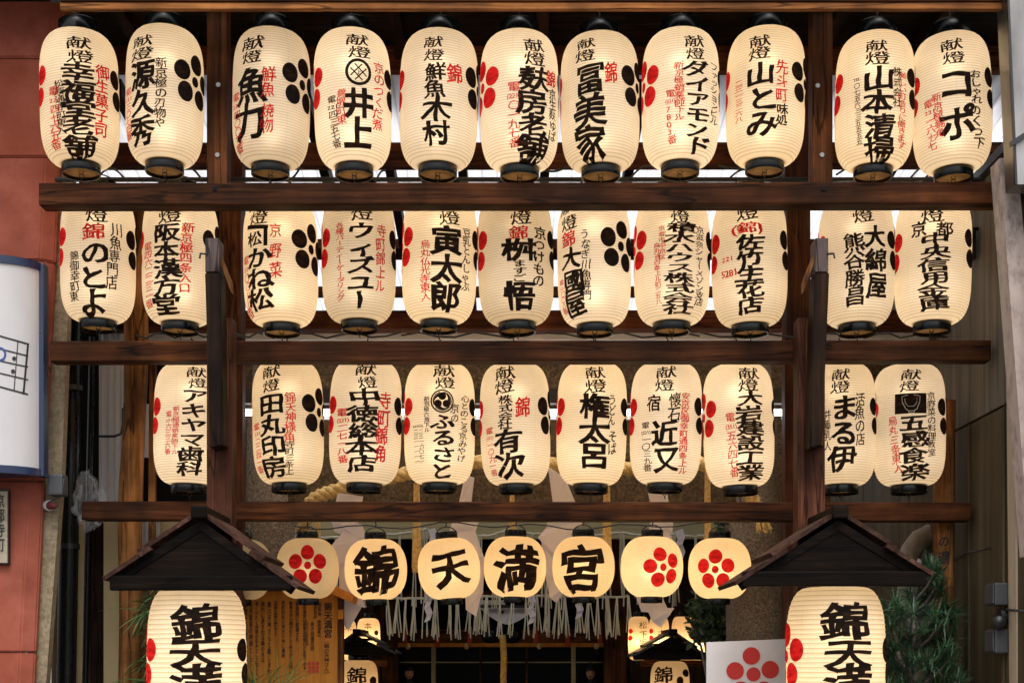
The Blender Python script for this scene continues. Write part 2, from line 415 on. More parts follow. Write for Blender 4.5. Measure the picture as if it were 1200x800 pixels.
m, n, l, b = new_mat("white corrugated plastic")
n.remove(b)
t = n.new("ShaderNodeBsdfTranslucent"); t.inputs["Color"].default_value = (0.93, 0.93, 0.98, 1)
df = n.new("ShaderNodeBsdfDiffuse"); df.inputs["Color"].default_value = (0.8, 0.8, 0.84, 1)
tc = n.new("ShaderNodeTexCoord"); nz = n.new("ShaderNodeTexNoise"); nz.inputs["Scale"].default_value = 1.7; nz.inputs["Detail"].default_value = 6
l.new(tc.outputs["Object"], nz.inputs["Vector"])
rp = ramp(n, [(0.3, (0.80, 0.79, 0.82)), (0.6, (0.96, 0.95, 0.99))]); l.new(nz.outputs["Fac"], rp.inputs[0])
sx = n.new("ShaderNodeSeparateXYZ"); l.new(tc.outputs["Object"], sx.inputs[0])                 # corrugation shading put in as a darker line along each trough
mq = n.new("ShaderNodeMath"); mq.operation = 'MULTIPLY'; mq.inputs[1].default_value = 1 / 0.076; l.new(sx.outputs[0], mq.inputs[0])
mf = n.new("ShaderNodeMath"); mf.operation = 'FRACT'; l.new(mq.outputs[0], mf.inputs[0])
rd = ramp(n, [(0.0, (0.62, 0.61, 0.62)), (0.10, (1, 1, 1)), (0.9, (1, 1, 1)), (1.0, (0.62, 0.61, 0.62))]); l.new(mf.outputs[0], rd.inputs[0])
md = n.new("ShaderNodeMixRGB"); md.blend_type = 'MULTIPLY'; md.inputs[0].default_value = 1.0
l.new(rp.outputs[0], md.inputs[1]); l.new(rd.outputs[0], md.inputs[2]); l.new(md.outputs[0], t.inputs["Color"])
mx = n.new("ShaderNodeMixShader"); mx.inputs[0].default_value = 0.9
l.new(df.outputs[0], mx.inputs[1]); l.new(t.outputs[0], mx.inputs[2])
l.new(mx.outputs[0], n["Material Output"].inputs["Surface"])
M["corrugated"] = m

m, n, l, b = new_mat("white paper streamer")
b.inputs["Base Color"].default_value = (0.92, 0.86, 0.87, 1); b.inputs["Roughness"].default_value = 0.8
t = n.new("ShaderNodeBsdfTranslucent"); t.inputs["Color"].default_value = (0.9, 0.84, 0.83, 1)
mx = n.new("ShaderNodeMixShader"); mx.inputs[0].default_value = 0.3
l.new(b.outputs[0], mx.inputs[1]); l.new(t.outputs[0], mx.inputs[2]); l.new(mx.outputs[0], n["Material Output"].inputs["Surface"])
M["shide"] = m

m, n, l, b = new_mat("thin plastic film")
b.inputs["Base Color"].default_value = (0.7, 0.72, 0.75, 1); b.inputs["Roughness"].default_value = 0.12
tp = n.new("ShaderNodeBsdfTransparent"); mx = n.new("ShaderNodeMixShader"); mx.inputs[0].default_value = 0.89
l.new(b.outputs[0], mx.inputs[1]); l.new(tp.outputs[0], mx.inputs[2]); l.new(mx.outputs[0], n["Material Output"].inputs["Surface"])
M["film"] = m

# ------------------------------------------------------------------ glyphs (Blender's own built-in font, meshed)
_glyphs = {}
def glyph(ch, bold):
    """(vertices in em units, triangles) of one character or short run, cut into a grid so that it can be bent"""
    key = (ch, bold)
    if key in _glyphs: return _glyphs[key]
    c = bpy.data.curves.new("g", 'FONT')
    c.body = ch
    c.resolution_u = 3
    o = bpy.data.objects.new("g", c)
    COL.objects.link(o)
    bpy.context.view_layer.update()
    me = o.to_mesh()
    bm = bmesh.new(); bm.from_mesh(me)
    o.to_mesh_clear()
    bpy.data.objects.remove(o); bpy.data.curves.remove(c)
    bmesh.ops.remove_doubles(bm, verts=bm.verts, dist=1e-5)
    if len(ch) > 1 and bm.verts:                                      # a run squeezed into one cell
        x0 = min(v.co.x for v in bm.verts); x1 = max(v.co.x for v in bm.verts)
        for v in bm.verts: v.co.x = (v.co.x - x0) / max(x1 - x0, 1e-6)
    if bold > 0.0:                                                    # thicken every stroke outwards, brush-like: flats a little more than uprights
        bd = [e for e in bm.edges if len(e.link_faces) == 1]
        acc = {}
        for e in bd:
            a, q = e.verts; f = e.link_faces[0]
            d = (q.co - a.co); nrm = Vector((d.y, -d.x, 0))
            if nrm.length < 1e-9: continue
            nrm.normalize()
            if nrm.dot(f.calc_center_median() - (a.co + q.co) / 2) > 0: nrm = -nrm
            acc.setdefault(a, []).append(nrm); acc.setdefault(q, []).append(nrm)
        new = {}
        for v, ns in acc.items():
            m_ = sum(ns, Vector((0, 0, 0)))
            L = m_.length
            m_ = m_.normalized() if L > 1e-6 else ns[0]
            k = min(1.5, len(ns) / max(L, 0.3))
            w_ = bold * (1.0 + 0.30 * math.sin(7.3 * v.co.x + 3.1 * v.co.y + ord(ch[0]) % 7) + 0.22 * math.sin(19 * v.co.x - 17 * v.co.y))
            new[v] = bm.verts.new(v.co + Vector((m_.x * 1.08, m_.y * 0.84, 0)) * w_ * k)
        for e in bd:
            a, q = e.verts
            if a in new and q in new:
                try: bm.faces.new((a, q, new[q], new[a]))
                except ValueError: pass
    n = 9 if bold > 0.015 else 5
    for ax in (0, 1):
        for k in range(1, n):
            co = Vector((0, -0.1, 0)); no = Vector((0, 0, 0)); co[ax] += k / n; no[ax] = 1
            bmesh.ops.bisect_plane(bm, geom=bm.verts[:] + bm.edges[:] + bm.faces[:], plane_co=co, plane_no=no, dist=1e-5)
    bm.verts.index_update()
    out = ([(v.co.x, v.co.y) for v in bm.verts], [[v.index for v in f.verts] for f in bm.faces])
    bm.free()
    _glyphs[key] = out
    return out

def cells(text):
    out, i = [], 0
    while i < len(text):
        if text[i] == '{':
            j = text.index('}', i); out.append(text[i + 1:j]); i = j + 1
        else:
            out.append(text[i]); i += 1
    return out

def warp(gx, gy, seed, amt):
    """brush hand: strokes rise to the right, wander a little"""
    a, b = seed * 1.7, seed * 2.9
    x = gx + amt * 0.020 * math.sin(6.5 * gy + a) + amt * 0.010 * math.sin(13 * gy + 9 * gx + b)
    y = gy + amt * 0.070 * (gx - 0.5) + amt * 0.018 * math.sin(6.0 * gx + b) + amt * 0.010 * math.sin(12 * gx - 8 * gy + a)
    return x, y

class Shape:
    """a lantern's surface of revolution in its own frame (z from 0 up) and where it hangs"""
    def __init__(self, X, Y, Z0, h, r, rr, p=4.3, q=2.2):
        self.X, self.Y, self.Z0, self.h, self.r, self.rr, self.p, self.q = X, Y, Z0, h, r, rr, p, q
    def rad(self, z):
        t = min(1, max(0, z / self.h))
        return self.rr + (self.r - self.rr) * max(0.0, 1 - abs(2 * t - 1) ** self.p) ** (1 / self.q)
    def hit(self, px, py):
        dx, dz = (px - CX) / F, (HZ - py) / F
        r = self.r
        for _ in range(6):
            A = 1 + dx * dx; B = -2 * (self.Y + self.X * dx); C = self.X ** 2 + self.Y ** 2 - r * r
            disc = B * B - 4 * A * C
            t = (-B - math.sqrt(disc)) / (2 * A) if disc > 0 else -B / (2 * A)
            z = EYE + t * dz - self.Z0
            r = self.rad(z)
        x, y = t * dx - self.X, t - self.Y
        th = math.atan2(x, -y)
        view = math.atan2(-self.X, self.Y)
        return th, z, t, max(0.30, math.cos(th - view))
    def at(self, th, z, eps=0.0014):
        r = self.rad(z) + eps
        return (r * math.sin(th), -r * math.cos(th), z)

INK_LIFT = 0.0012

def put_glyph(bm, sh, ch, px, py, w, h, bold, amt, turn=False):
    th, z, t, cosf = sh.hit(px, py)
    V, Fc = glyph(ch, bold)
    if not V: return
    H = h * t / F * 1.06; W = w * t / F / cosf * 1.08
    seed = rng.uniform(0, 6)
    js, jr = 1 + rng.uniform(-.07, .06) * amt, R(rng.uniform(-3.2, 3.2)) * amt
    jx, jc, jn = rng.uniform(-.05, .05) * amt, math.cos(jr) * js, math.sin(jr) * js
    vs = []
    for gx, gy in V:
        if turn: gx, gy = 0.5 - (gy - 0.38), 0.38 - (gx - 0.5) + 0.0
        gx, gy = warp(gx, gy, seed, amt)
        ux, uy = gx - .5, gy - .38
        gx, gy = .5 + jx + ux * jc - uy * jn, .38 + ux * jn + uy * jc
        zz = z + (gy - 0.38) * H
        tt = th + (gx - 0.5) * W / max(sh.rad(z), 0.05)
        vs.append(bm.verts.new(sh.at(tt, zz, INK_LIFT)))
    for f in Fc:
        try: bm.faces.new([vs[i] for i in f])
        except ValueError: pass

def column(bm, sh, text, x0, x1, y0, y1, w, bold, amt):
    cs = cells(text)
    n = len(cs)
    step = (y1 - y0) / n
    for i, c in enumerate(cs):
        f = (i + 0.5) / n
        hh = step * (0.62 if len(c) > 1 else 1.0)
        put_glyph(bm, sh, c, x0 + (x1 - x0) * f, y0 + (y1 - y0) * f, w, hh, bold, amt, turn=(c == 'ー'))

def mesh_obj(bm, name, mat, parent):
    me = bpy.data.meshes.new(name)
    bm.to_mesh(me); bm.free()
    me.materials.append(mat)
    o = bpy.data.objects.new(name, me)
    COL.objects.link(o); o.parent = parent
    return o

def disc_on(bm, sh, th, z, rx, rz, eps, seg=24, rings=4, rot=0.0):
    rr = sh.rad(z)
    c = bm.verts.new(sh.at(th, z, eps)); prev = None
    for k in range(1, rings + 1):
        q = k / rings
        ring = []
        for j in range(seg):
            a = 2 * math.pi * j / seg
            ring.append(bm.verts.new(sh.at(th + rx * q * math.cos(a) / rr, z + rz * q * math.sin(a), eps)))
        for j in range(seg):
            if prev is None: bm.faces.new((c, ring[j], ring[(j + 1) % seg]))
            else: bm.faces.new((prev[j], ring[j], ring[(j + 1) % seg], prev[(j + 1) % seg]))
        prev = ring

def crest(sh, th, z, scale, parent, mat, name, a0=90.0, ratio=1.0):
    bm = bmesh.new()
    rr = sh.rad(z)
    disc_on(bm, sh, th, z, 0.0175 * scale, 0.0195 * scale, INK_LIFT)
    for k in range(5):
        a = R(a0 + 72 * k)
        d = 0.0665 * scale * ratio
        disc_on(bm, sh, th + d * math.cos(a) / rr, z + d * math.sin(a), 0.0345 * scale * (1 + rng.uniform(-.05, .05)), 0.0365 * scale * (1 + rng.uniform(-.05, .05)), INK_LIFT)
    return mesh_obj(bm, name, mat, parent)

def strip_on(bm, sh, pts, w, eps):
    """a brush line of width w (metres) through pts (arc, z) round (th0, z0) - pts are absolute (th, z)"""
    rr = sh.r
    prev = None
    n = len(pts)
    for i, (th, z) in enumerate(pts):
        a = pts[max(0, i - 1)]; b = pts[min(n - 1, i + 1)]
        dx, dz = (b[0] - a[0]) * rr, b[1] - a[1]
        L = math.hypot(dx, dz) or 1
        nx, nz = -dz / L * w / 2, dx / L * w / 2
        cur = (bm.verts.new(sh.at(th + nx / rr, z + nz, eps)), bm.verts.new(sh.at(th - nx / rr, z - nz, eps)))
        if prev: bm.faces.new((prev[0], cur[0], cur[1], prev[1]))
        prev = cur

def seg_pts(p, q, n=8): return [(p[0] + (q[0] - p[0]) * i / n, p[1] + (q[1] - p[1]) * i / n) for i in range(n + 1)]

def bulb(parent, z, power, color, radius=0.035):
    d = bpy.data.lights.new("bulb", 'POINT')
    d.energy = power; d.color = color; d.shadow_soft_size = radius
    o = bpy.data.objects.new("bulb", d)
    COL.objects.link(o); o.parent = parent; o.location = (0, 0, z)
    return o

# ------------------------------------------------------------------ the setting
g = MB(); g.face(g.verts([(-400, -400, 0), (400, -400, 0), (400, 400, 0), (-400, 400, 0)]))
tag(g.build("ground", M["ground"]), kind="structure")

# red sandstone building on the near left: battered front, chamfered corner
wl_ = thing("sandstone_building", "red sandstone building front with dressed corner beside the lantern frame", "building", P(40, 775, 5.6))
def xl(py, off=0.0): return PX(76 - 40 * py / 800.0 + off, 5.6)
def stone_course(py0, py1, gap=1.5):
    b = MB()
    z0, z1 = PZ(py1, 5.6) + 0.002, PZ(py0, 5.6) - 0.002
    pts = []
    for py, z in ((py0, z1), (py1, z0)):
        a = xl(py, -14); c = xl(py)
        pts.append([(-3.6, 5.6, z), (a, 5.6, z), (c, 5.635, z), (c, 5.665, z), (-3.6, 5.665, z)])
    A = b.verts(pts[0]); B = b.verts(pts[1])
    b.face(A[::-1]); b.face(B)
    for i in range(5): b.face([A[i], A[(i + 1) % 5], B[(i + 1) % 5], B[i]])
    es = [e for e in b.bm.edges]
    bmesh.ops.bevel(b.bm, geom=es, offset=0.006, segments=2, affect='EDGES')
    return b
courses = [-420, -130, 68, 184, 305, 430, 563, 764, 960, 1220]
for a, c in zip(courses, courses[1:]):
    stone_course(a, c).build("stone_course", M["red_stone"], wl_)
j = MB(); j.prism([(-3.5, 0), (xl(1220) - 0.03, 0), (xl(-400) - 0.03, PZ(-420, 5.6)), (-3.5, PZ(-420, 5.6))], 5.62, 5.66)
j.build("mortar_joint", M["beige_stone"], wl_)

# beige granite strip and wall panels behind it
b = MB()
b.prism([(-3.4, 0), (PX(31, 5.67), 0), (PX(54, 5.67), PZ(800, 5.67)), (PX(72, 5.67), PZ(560, 5.67)), (PX(84, 5.67), PZ(250, 5.67)), (PX(90, 5.67), PZ(-60, 5.67)), (-3.4, PZ(-60, 5.67))], 5.67, 5.72)
single(b, "granite_pier", M["beige_stone"], "narrow speckled beige granite pier behind the red corner stones", "pier")

wp = thing("panelled_wall", "beige painted panel wall low behind the cedar pole at the left", "wall", P(140, 775, 6.2))
for x0, x1 in ((60, 101), (103, 119), (121, 147), (149, 216), (218, 262)):
    b = MB(); b.box(PX(x0, 6.2), PX(x1, 6.2), 6.2 + (0.03 if x0 == 103 else 0), 6.27, 0, PZ(604, 6.2), bevel=0.004)
    b.build("wall_panel", M["beige_panel"] if x0 != 103 else M["dark_timber_z"], wp)
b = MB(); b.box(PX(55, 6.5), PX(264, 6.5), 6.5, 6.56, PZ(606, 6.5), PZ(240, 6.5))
single(b, "dark_partition", M["shadow_black"], "black sheet added as the deep shade above the beige panels", "partition")  # black sheet added where there is only a shaded gap

def corr_sheet(x0, x1, y, z0, z1, name, label, pitch=0.03, amp=0.006):
    b = MB(); n_ = int((x1 - x0) / pitch * 6); prev = None
    for i in range(n_ + 1):
        x = x0 + (x1 - x0) * i / n_
        yy = y + amp * math.sin(2 * math.pi * (x - x0) / pitch)
        cur = b.verts([(x, yy, z0), (x, yy, z1)])
        if prev: b.face([prev[0], cur[0], cur[1], prev[1]])
        prev = cur
    return single(b, name, M["white_sheet"], label, "panel", smooth=True)
M["white_sheet"] = noisy("pale blue grey sheet metal", [(0.50, 0.51, 0.56), (0.68, 0.69, 0.75), (0.78, 0.79, 0.85)], scale=(3, 3, 1), rough=0.45, bump=0.03)
corr_sheet(PX(116, 6.45), PX(150, 6.45), 6.45, PZ(610, 6.45), PZ(372, 6.45), "corrugated_panel", "tall pale corrugated strip standing left of the cedar pole")
corr_sheet(PX(165, 6.47), PX(186, 6.47), 6.47, PZ(536, 6.47), PZ(473, 6.47), "corrugated_panel", "small pale corrugated patch right of the cedar pole")
corr_sheet(PX(166, 6.18), PX(188, 6.18), 6.18, PZ(690, 6.18), PZ(600, 6.18), "corrugated_panel", "pale corrugated strip showing above the left lantern roof")

# right: long plywood wall running back, weathered post, steel column
XR = 1.92
wr = thing("plywood_wall", "tall olive brown plywood wall running back at the right", "wall", (XR, 6, 0))
edges = [5.0, 5.42, 5.83, 6.3, 6.9, 7.6, 8.6]
for i, (y0, y1) in enumerate(zip(edges, edges[1:])):
    for zz0, zz1 in ((0, 2.595), (2.605, 3.56)):
        b = MB(); b.box(XR, XR + 0.03, y0 + 0.004, y1 - 0.004, zz0, zz1, bevel=0.003)
        b.build("wall_board", M["grey_board"] if (zz0 > 1 and i < 3) else M["olive_wall"], wr)
b = MB(); b.box(XR + 0.035, XR + 0.06, 4.9, 8.7, 0, 3.6); b.build("wall_backing", M["shadow_black"], wr)
for y in (5.42, 5.83, 6.3):
    b = MB(); b.box(XR - 0.012, XR - 0.001, y - 0.012, y + 0.012, 0, 2.59, bevel=0.003); b.build("cover_strip", M["olive_wall"], wr)
b = MB(); b.box(XR - 0.03, XR + 0.09, 4.9, 8.7, 3.562, 3.60, bevel=0.004)
single(b, "flashing_strip", M["black_metal"], "black flashing capping the plywood wall", "flashing")

b = MB()
b.prism([(PX(1249, 5.2), 0), (PX(1290, 5.2), 0), (PX(1187, 5.2), PZ(190, 5.2)), (PX(1167, 5.2), PZ(190, 5.2))], 5.16, 5.26)
single(b, "concrete_post", M["blotchy_post"], "blotched pale post standing before the plywood wall", "post")
sc_o = thing("steel_column", "brushed steel clad column at the upper right edge", "column", P(1215, 215, 5.05))
b = MB(); b.prism([(PX(1190, 5.0), PZ(216, 5.0)), (PX(1260, 5.0), PZ(216, 5.0)), (PX(1250, 5.0), PZ(-60, 5.0)), (PX(1177, 5.0), PZ(-60, 5.0))], 5.0, 5.1)
b.build("column_shaft", M["steel"], sc_o)
b = MB(); b.prism([(PX(1189.5, 4.99), PZ(216, 4.99)), (PX(1192, 4.99), PZ(216, 4.99)), (PX(1180, 4.99), PZ(-60, 4.99)), (PX(1177.5, 4.99), PZ(-60, 4.99))], 4.985, 4.998)
b.build("edge_seam", M["black_metal"], sc_o)
b = MB(); b.prism([(PX(1183, 4.98), PZ(167, 4.98)), (PX(1240, 4.98), PZ(130, 4.98)), (PX(1240, 4.98), PZ(136, 4.98)), (PX(1184, 4.98), PZ(173, 4.98))], 4.97, 4.984)
b.build("cable_clip", M["black_metal"], sc_o)
b = MB(); b.prism([(PX(1196, 5.28), 0), (PX(1300, 5.28), 0), (PX(1300, 5.28), PZ(217, 5.28)), (PX(1186, 5.28), PZ(217, 5.28))], 5.28, 5.36)
b.build("column_foot", M["tan_render"], sc_o)

# ------------------------------------------------------------------ translucent roof behind, its timbers, and the eave
def roof_z(y): return 4.20 - (y - 6.05) * 0.112
b = MB(); x0, x1 = -3.1, 3.75; pitch = 0.076; n_ = int((x1 - x0) / pitch * 6); prev = None
for i in range(n_ + 1):
    x = x0 + (x1 - x0) * i / n_
    dz = 0.015 * math.sin(2 * math.pi * (x - x0) / pitch)
    cur = b.verts([(x, y, roof_z(y) + dz) for y in (6.05, 7.2, 8.35, 9.5)])
    if prev:
        for k in range(3): b.face([prev[k], cur[k], cur[k + 1], prev[k + 1]])
    prev = cur
rf = thing("corrugated_roof", "white translucent corrugated roof glowing with daylight behind the lanterns", "roof", (0, 7.7, 4.0))
b.build("roof_sheet", M["corrugated"], rf, smooth=True)
for y, hgt in ((7.85, .06), (8.55, .05)):
    b = MB(); b.box(-3.1, 3.75, y, y + 0.06, roof_z(y) - 0.02 - hgt, roof_z(y) - 0.014); b.build("purlin", M["beam"], rf)
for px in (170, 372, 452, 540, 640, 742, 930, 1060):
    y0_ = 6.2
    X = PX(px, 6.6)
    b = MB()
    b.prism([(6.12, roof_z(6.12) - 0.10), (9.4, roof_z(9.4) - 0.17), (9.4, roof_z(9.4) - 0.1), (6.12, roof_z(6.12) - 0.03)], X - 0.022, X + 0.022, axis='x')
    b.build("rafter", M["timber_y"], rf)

def beam(name, px0, px1, py0, py1, y0, dy, mat, label, bevel=0.006, group=None):
    b = MB(); b.box(PX(px0, y0), PX(px1, y0), y0, y0 + dy, PZ(py1, y0), PZ(py0, y0), bevel=bevel)
    for v in b.bm.verts: v.co.z += 0.004 * math.sin(v.co.x * 1.3 + y0 * 7)
    return single(b, name, M[mat], label, "beam", group)

beam("rear_beam", 100, 1185, 167, 192, 6.15, 0.09, "red_timber", "reddish rear beam behind the bottoms of the top lantern row")
beam("rear_beam", 70, 1110, 363, 385, 6.30, 0.09, "red_timber", "reddish rear beam behind the bottoms of the middle lantern row")
beam("roof_purlin", 40, 1180, 54, 84, 6.00, 0.05, "red_timber", "brown purlin under the front edge of the corrugated roof")
beam("thin_rail", 118, 1170, 290, 301, 6.6, 0.05, "dark_timber", "thin dark rail behind the upper half of the middle row")

ev = thing("eave", "dark board eave with lantern-glow orange edge over the top lanterns", "eave", P(620, 0, 5.1))
b = MB(); b.box(PX(70, 5.05), PX(1176, 5.05), 5.05, 5.075, PZ(10.5, 5.05), PZ(3, 5.05), bevel=0.003); b.build("gutter_edge", M["orange_edge"], ev)
b = MB(); b.box(PX(70, 5.04), PX(1176, 5.04), 5.045, 5.11, PZ(2.5, 5.05), PZ(-30, 5.05), bevel=0.004); b.build("fascia_board", M["beam"], ev)
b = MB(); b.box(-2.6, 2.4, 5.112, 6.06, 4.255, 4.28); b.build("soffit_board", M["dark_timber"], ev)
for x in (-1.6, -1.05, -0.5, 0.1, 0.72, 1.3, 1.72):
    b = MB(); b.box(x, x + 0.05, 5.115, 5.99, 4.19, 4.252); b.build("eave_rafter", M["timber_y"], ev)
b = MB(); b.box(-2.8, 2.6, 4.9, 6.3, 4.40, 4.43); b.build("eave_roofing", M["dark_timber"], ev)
b = MB(); b.tube([(PX(60, 5.3), 5.3, 4.118), (PX(1170, 5.3), 5.3, 4.118)], 0.011, 8)
single(b, "hanging_rod", M["black_metal"], "long black rod under the eave carrying the top row of lanterns", "rod")
# dark board put in as the gloom between eave and the red building
b = MB(); b.box(-2.6, PX(84, 6.0), 5.95, 5.99, 3.9, 4.5); single(b, "eave_end_board", M["dark_timber"], "black board added as the gloom between eave and red building", "board")

# ------------------------------------------------------------------ the lantern frame: posts, three beams, brackets
b1 = beam("lantern_beam", 45, 1195, 214, 240, 5.26, 0.085, "beam", "longest dark timber beam, under the top row of lanterns")
b2 = beam("lantern_beam", 58, 1162, 398, 422, 5.50, 0.080, "beam", "dark timber beam under the middle row of lanterns")
b3 = beam("lantern_beam", 95, 1138, 587, 609, 5.74, 0.080, "beam", "shortest dark timber beam, under the lowest long lanterns")
for bb, holes in ((b1, (252, 965)),):
    for px in holes:
        q = MB(); q.box(PX(px - 2.6, 5.26), PX(px + 2.6, 5.26), 5.256, 5.30, PZ(223.5, 5.26), PZ(218.5, 5.26)); q.build("peg_hole", M["shadow_black"], bb)

def post(px0, px1, y0, y1, ztop, zbot, mat, label, bolts=()):
    t_ = thing("timber_post", label, "post", (PX((px0 + px1) / 2, y0), (y0 + y1) / 2, zbot))
    b = MB(); b.box(PX(px0, y0), PX(px1, y0), y0, y1, zbot, ztop, bevel=0.005); b.build("post_shaft", M[mat], t_)
    for px, py in bolts:
        c = P(px, py, y0)
        b = MB(); b.tube([c + Vector((0, 0.004, 0)), c + Vector((0, -0.006, 0))], 0.009, 10); b.build("bolt_head", M["chrome"], t_)
post(242, 266, 5.35, 5.43, 4.25, PZ(216, 5.35), "post", "front hanging post between second and third top lanterns", ((255, 182), (256, 100)))
post(952, 976, 5.35, 5.43, 4.25, PZ(216, 5.35), "post", "front hanging post between ninth and tenth top lanterns", ((958, 101), (963, 182)))
post(258, 284, 5.98, 6.06, 4.2, 0, "red_post" if False else "post_red", "tall rear post behind the left bracket")
post(920, 948, 5.98, 6.06, 4.2, 0, "post_red", "tall rear post behind the right bracket")
post(257, 282, 5.72, 5.80, PZ(226, 5.72), PZ(392, 5.72), "post", "short inner post left of the boxed pine character lantern")
post(922, 950, 5.72, 5.80, PZ(226, 5.72), PZ(392, 5.72), "post", "short inner post right of the flower shop lantern")
post(242, 272, 5.40, 5.49, PZ(372, 5.40), 0, "post_red", "reddish square main post above the left lantern roof")
post(935, 967, 5.40, 5.49, PZ(372, 5.40), 0, "post_red", "reddish square main post above the right lantern roof")

def bracket(px0, px1, side, label):
    t_ = thing("timber_bracket", label, "bracket", P((px0 + px1) / 2, 525, 5.3))
    sl = 6.5 * side
    b = MB(); b.prism([(PX(px0 + sl, 5.28), PZ(525, 5.28)), (PX(px1 + sl - 1, 5.28), PZ(521, 5.28)), (PX(px1 + 1, 5.28), PZ(319, 5.28)), (PX(px0, 5.28), PZ(319, 5.28))], 5.28, 5.375); bmesh.ops.bevel(b.bm, geom=b.bm.edges[:], offset=.004, segments=2, affect='EDGES'); b.build("bracket_arm", M["dark_timber_z"], t_)
    b = MB(); b.box(PX(px0 + 0.5, 5.28), PX(px1 - 0.3, 5.28), 5.277, 5.372, PZ(318.6, 5.28), PZ(279, 5.28), bevel=0.004); b.build("arm_end", M["grey_end"], t_)
    xm = PX(px1 if side > 0 else px0, 5.3)
    xa = PX(px1 + 14, 5.4) if side > 0 else PX(px0 - 14, 5.4)
    # slanting brace from the arm's head back to the post
    b = MB()
    lo, hi = sorted((xm, xa))
    b.prism([(PX(px1 if side > 0 else px0, 5.3), PZ(296, 5.3)), (PX(px1 + 20 if side > 0 else px0 - 20, 5.42), PZ(338, 5.42)), (PX(px1 + 20 if side > 0 else px0 - 20, 5.42), PZ(350, 5.42)), (PX(px1 if side > 0 else px0, 5.3), PZ(306, 5.3))], 5.31, 5.36)
    b.build("brace", M["pole"], t_)
    b = MB(); b.box(min(PX(px0 + (2 if side > 0 else -8), 5.34), PX(px1 + (8 if side > 0 else -2), 5.34)), max(PX(px0 + (2 if side > 0 else -8), 5.34), PX(px1 + (8 if side > 0 else -2), 5.34)), 5.376, 5.399, PZ(520, 5.34), PZ(372, 5.34), bevel=0.003); b.build("back_plate", M["post"], t_)
    c = P((px1 + 5) if side > 0 else (px0 - 5), 396 if side > 0 else 398, 5.375)
    b = MB(); b.tube([c, c + Vector((0, -0.008, 0))], 0.009, 10); b.build("bolt_head", M["chrome"], t_)
    b = MB(); b.tube([P(px1 - 14 if side > 0 else px0 + 14, 298, 5.28) + Vector((0, 0, 0)), P(px1 - 22 if side > 0 else px0 + 22, 297, 5.25), P(px1 - 23 if side > 0 else px0 + 23, 303, 5.25)], 0.004, 6); b.build("hook", M["black_metal"], t_)
bracket(240, 257, 1, "black timber bracket with grey top hanging before the left post")
bracket(955, 971, -1, "black timber bracket with grey top hanging before the right post")

# rails that carry the two lower rows
for y, z, x0, x1, lab in ((5.53, 3.515, 65, 1150, "dark rail behind the longest beam carrying the middle row"), (5.78, 2.905, 165, 1125, "dark rail behind the middle beam carrying the lowest long row")):
    b = MB(); b.tube([(PX(x0, y), y, z), (PX(x1, y), y, z)], 0.010, 8)
    single(b, "hanging_rod", M["black_metal"], lab, "rod")
b = MB(); b.box(PX(140, 6.4), PX(1105, 6.4), 6.4, 6.47, PZ(398, 6.4), PZ(389.5, 6.4), bevel=0.004)
single(b, "gutter_channel", M["white_sheet"], "grey gutter channel behind the feet of the middle row", "gutter")

# ------------------------------------------------------------------ torii
to = thing("torii_gate", "speckled granite shrine gate behind the lanterns", "gate", P(600, 775, 7.1))
for sx in (309, 891):
    b = MB(); c0, c1 = Vector((PX(sx, 7.1), 7.1, 0)), Vector((PX(600 + (sx - 600) * 0.965, 7.1), 7.1, PZ(400, 7.1)))
    b.tube([c0, c0.lerp(c1, .5), c1], [0.158, 0.150, 0.142], 40); b.build("pillar", M["granite"], to, smooth=True, angle=50)
b = MB(); b.box(PX(120, 7.0), PX(1080, 7.0), 6.98, 7.24, PZ(476, 7.0), PZ(396, 7.0), bevel=0.01); b.build("top_lintel", M["dark_granite"], to)
b = MB(); b.box(PX(226, 7.0), PX(974, 7.0), 7.0, 7.2, PZ(590, 7.0), PZ(491, 7.0), bevel=0.01); b.build("tie_beam", M["dark_granite"], to)
for sx in (420, 600, 780):
    b = MB(); b.box(PX(sx - 8, 7.05), PX(sx + 8, 7.05), 7.04, 7.16, PZ(491, 7.05), PZ(476, 7.05)); b.build("strut", M["dark_granite"], to)

m, n, l, b = new_mat("lit fluorescent tube")
b.inputs["Base Color"].default_value = (0.9, 0.9, 0.9, 1)
b.inputs["Emission Color"].default_value = (1.0, 0.96, 0.92, 1); b.inputs["Emission Strength"].default_value = 9.0
M["tube"] = m
for k, (a, c, side) in enumerate(((262, 588, "left"), (612, 938, "right"))):
    t_ = thing("fluorescent_lamp", "lit white tube lamp behind the lowest long lanterns, %s half of the gate" % side, "lamp", P((a + c) / 2, 470, 6.62))
    q = MB(); q.box(PX(a - 4, 6.62), PX(c + 4, 6.62), 6.59, 6.65, PZ(474, 6.62), PZ(456, 6.62), bevel=.004); q.build("lamp_housing", M["black_metal"], t_)
    q = MB(); q.tube([P(a, 483, 6.62), P(c, 483, 6.62)], .0155, 14); q.build("glass_tube", M["tube"], t_, smooth=True, angle=50)
    for px in (a - 3, c + 3):
        q = MB(); q.box(PX(px - 2.5, 6.62), PX(px + 2.5, 6.62), 6.605, 6.635, PZ(489, 6.62), PZ(474, 6.62)); q.build("tube_socket", M["black_metal"], t_)

# ------------------------------------------------------------------ long lanterns in three rows
WARM = (1.0, 0.825, 0.62)
def ribbed_profile(sh, n_ribs, amp, per=4):
    pr = []
    for i in range(n_ribs * per + 1):
        z = sh.h * i / (n_ribs * per)
        f = (i % per) / per
        pr.append((sh.rad(z) - amp * math.sin(math.pi * f), z))
    return pr

def ring_profile(r, z0, z1, t=0.004):
    return [(r, z0), (r + 0.0012, z0 + 0.002), (r + 0.0012, z1 - 0.002), (r, z1), (r - t, z1), (r - t, z0)]

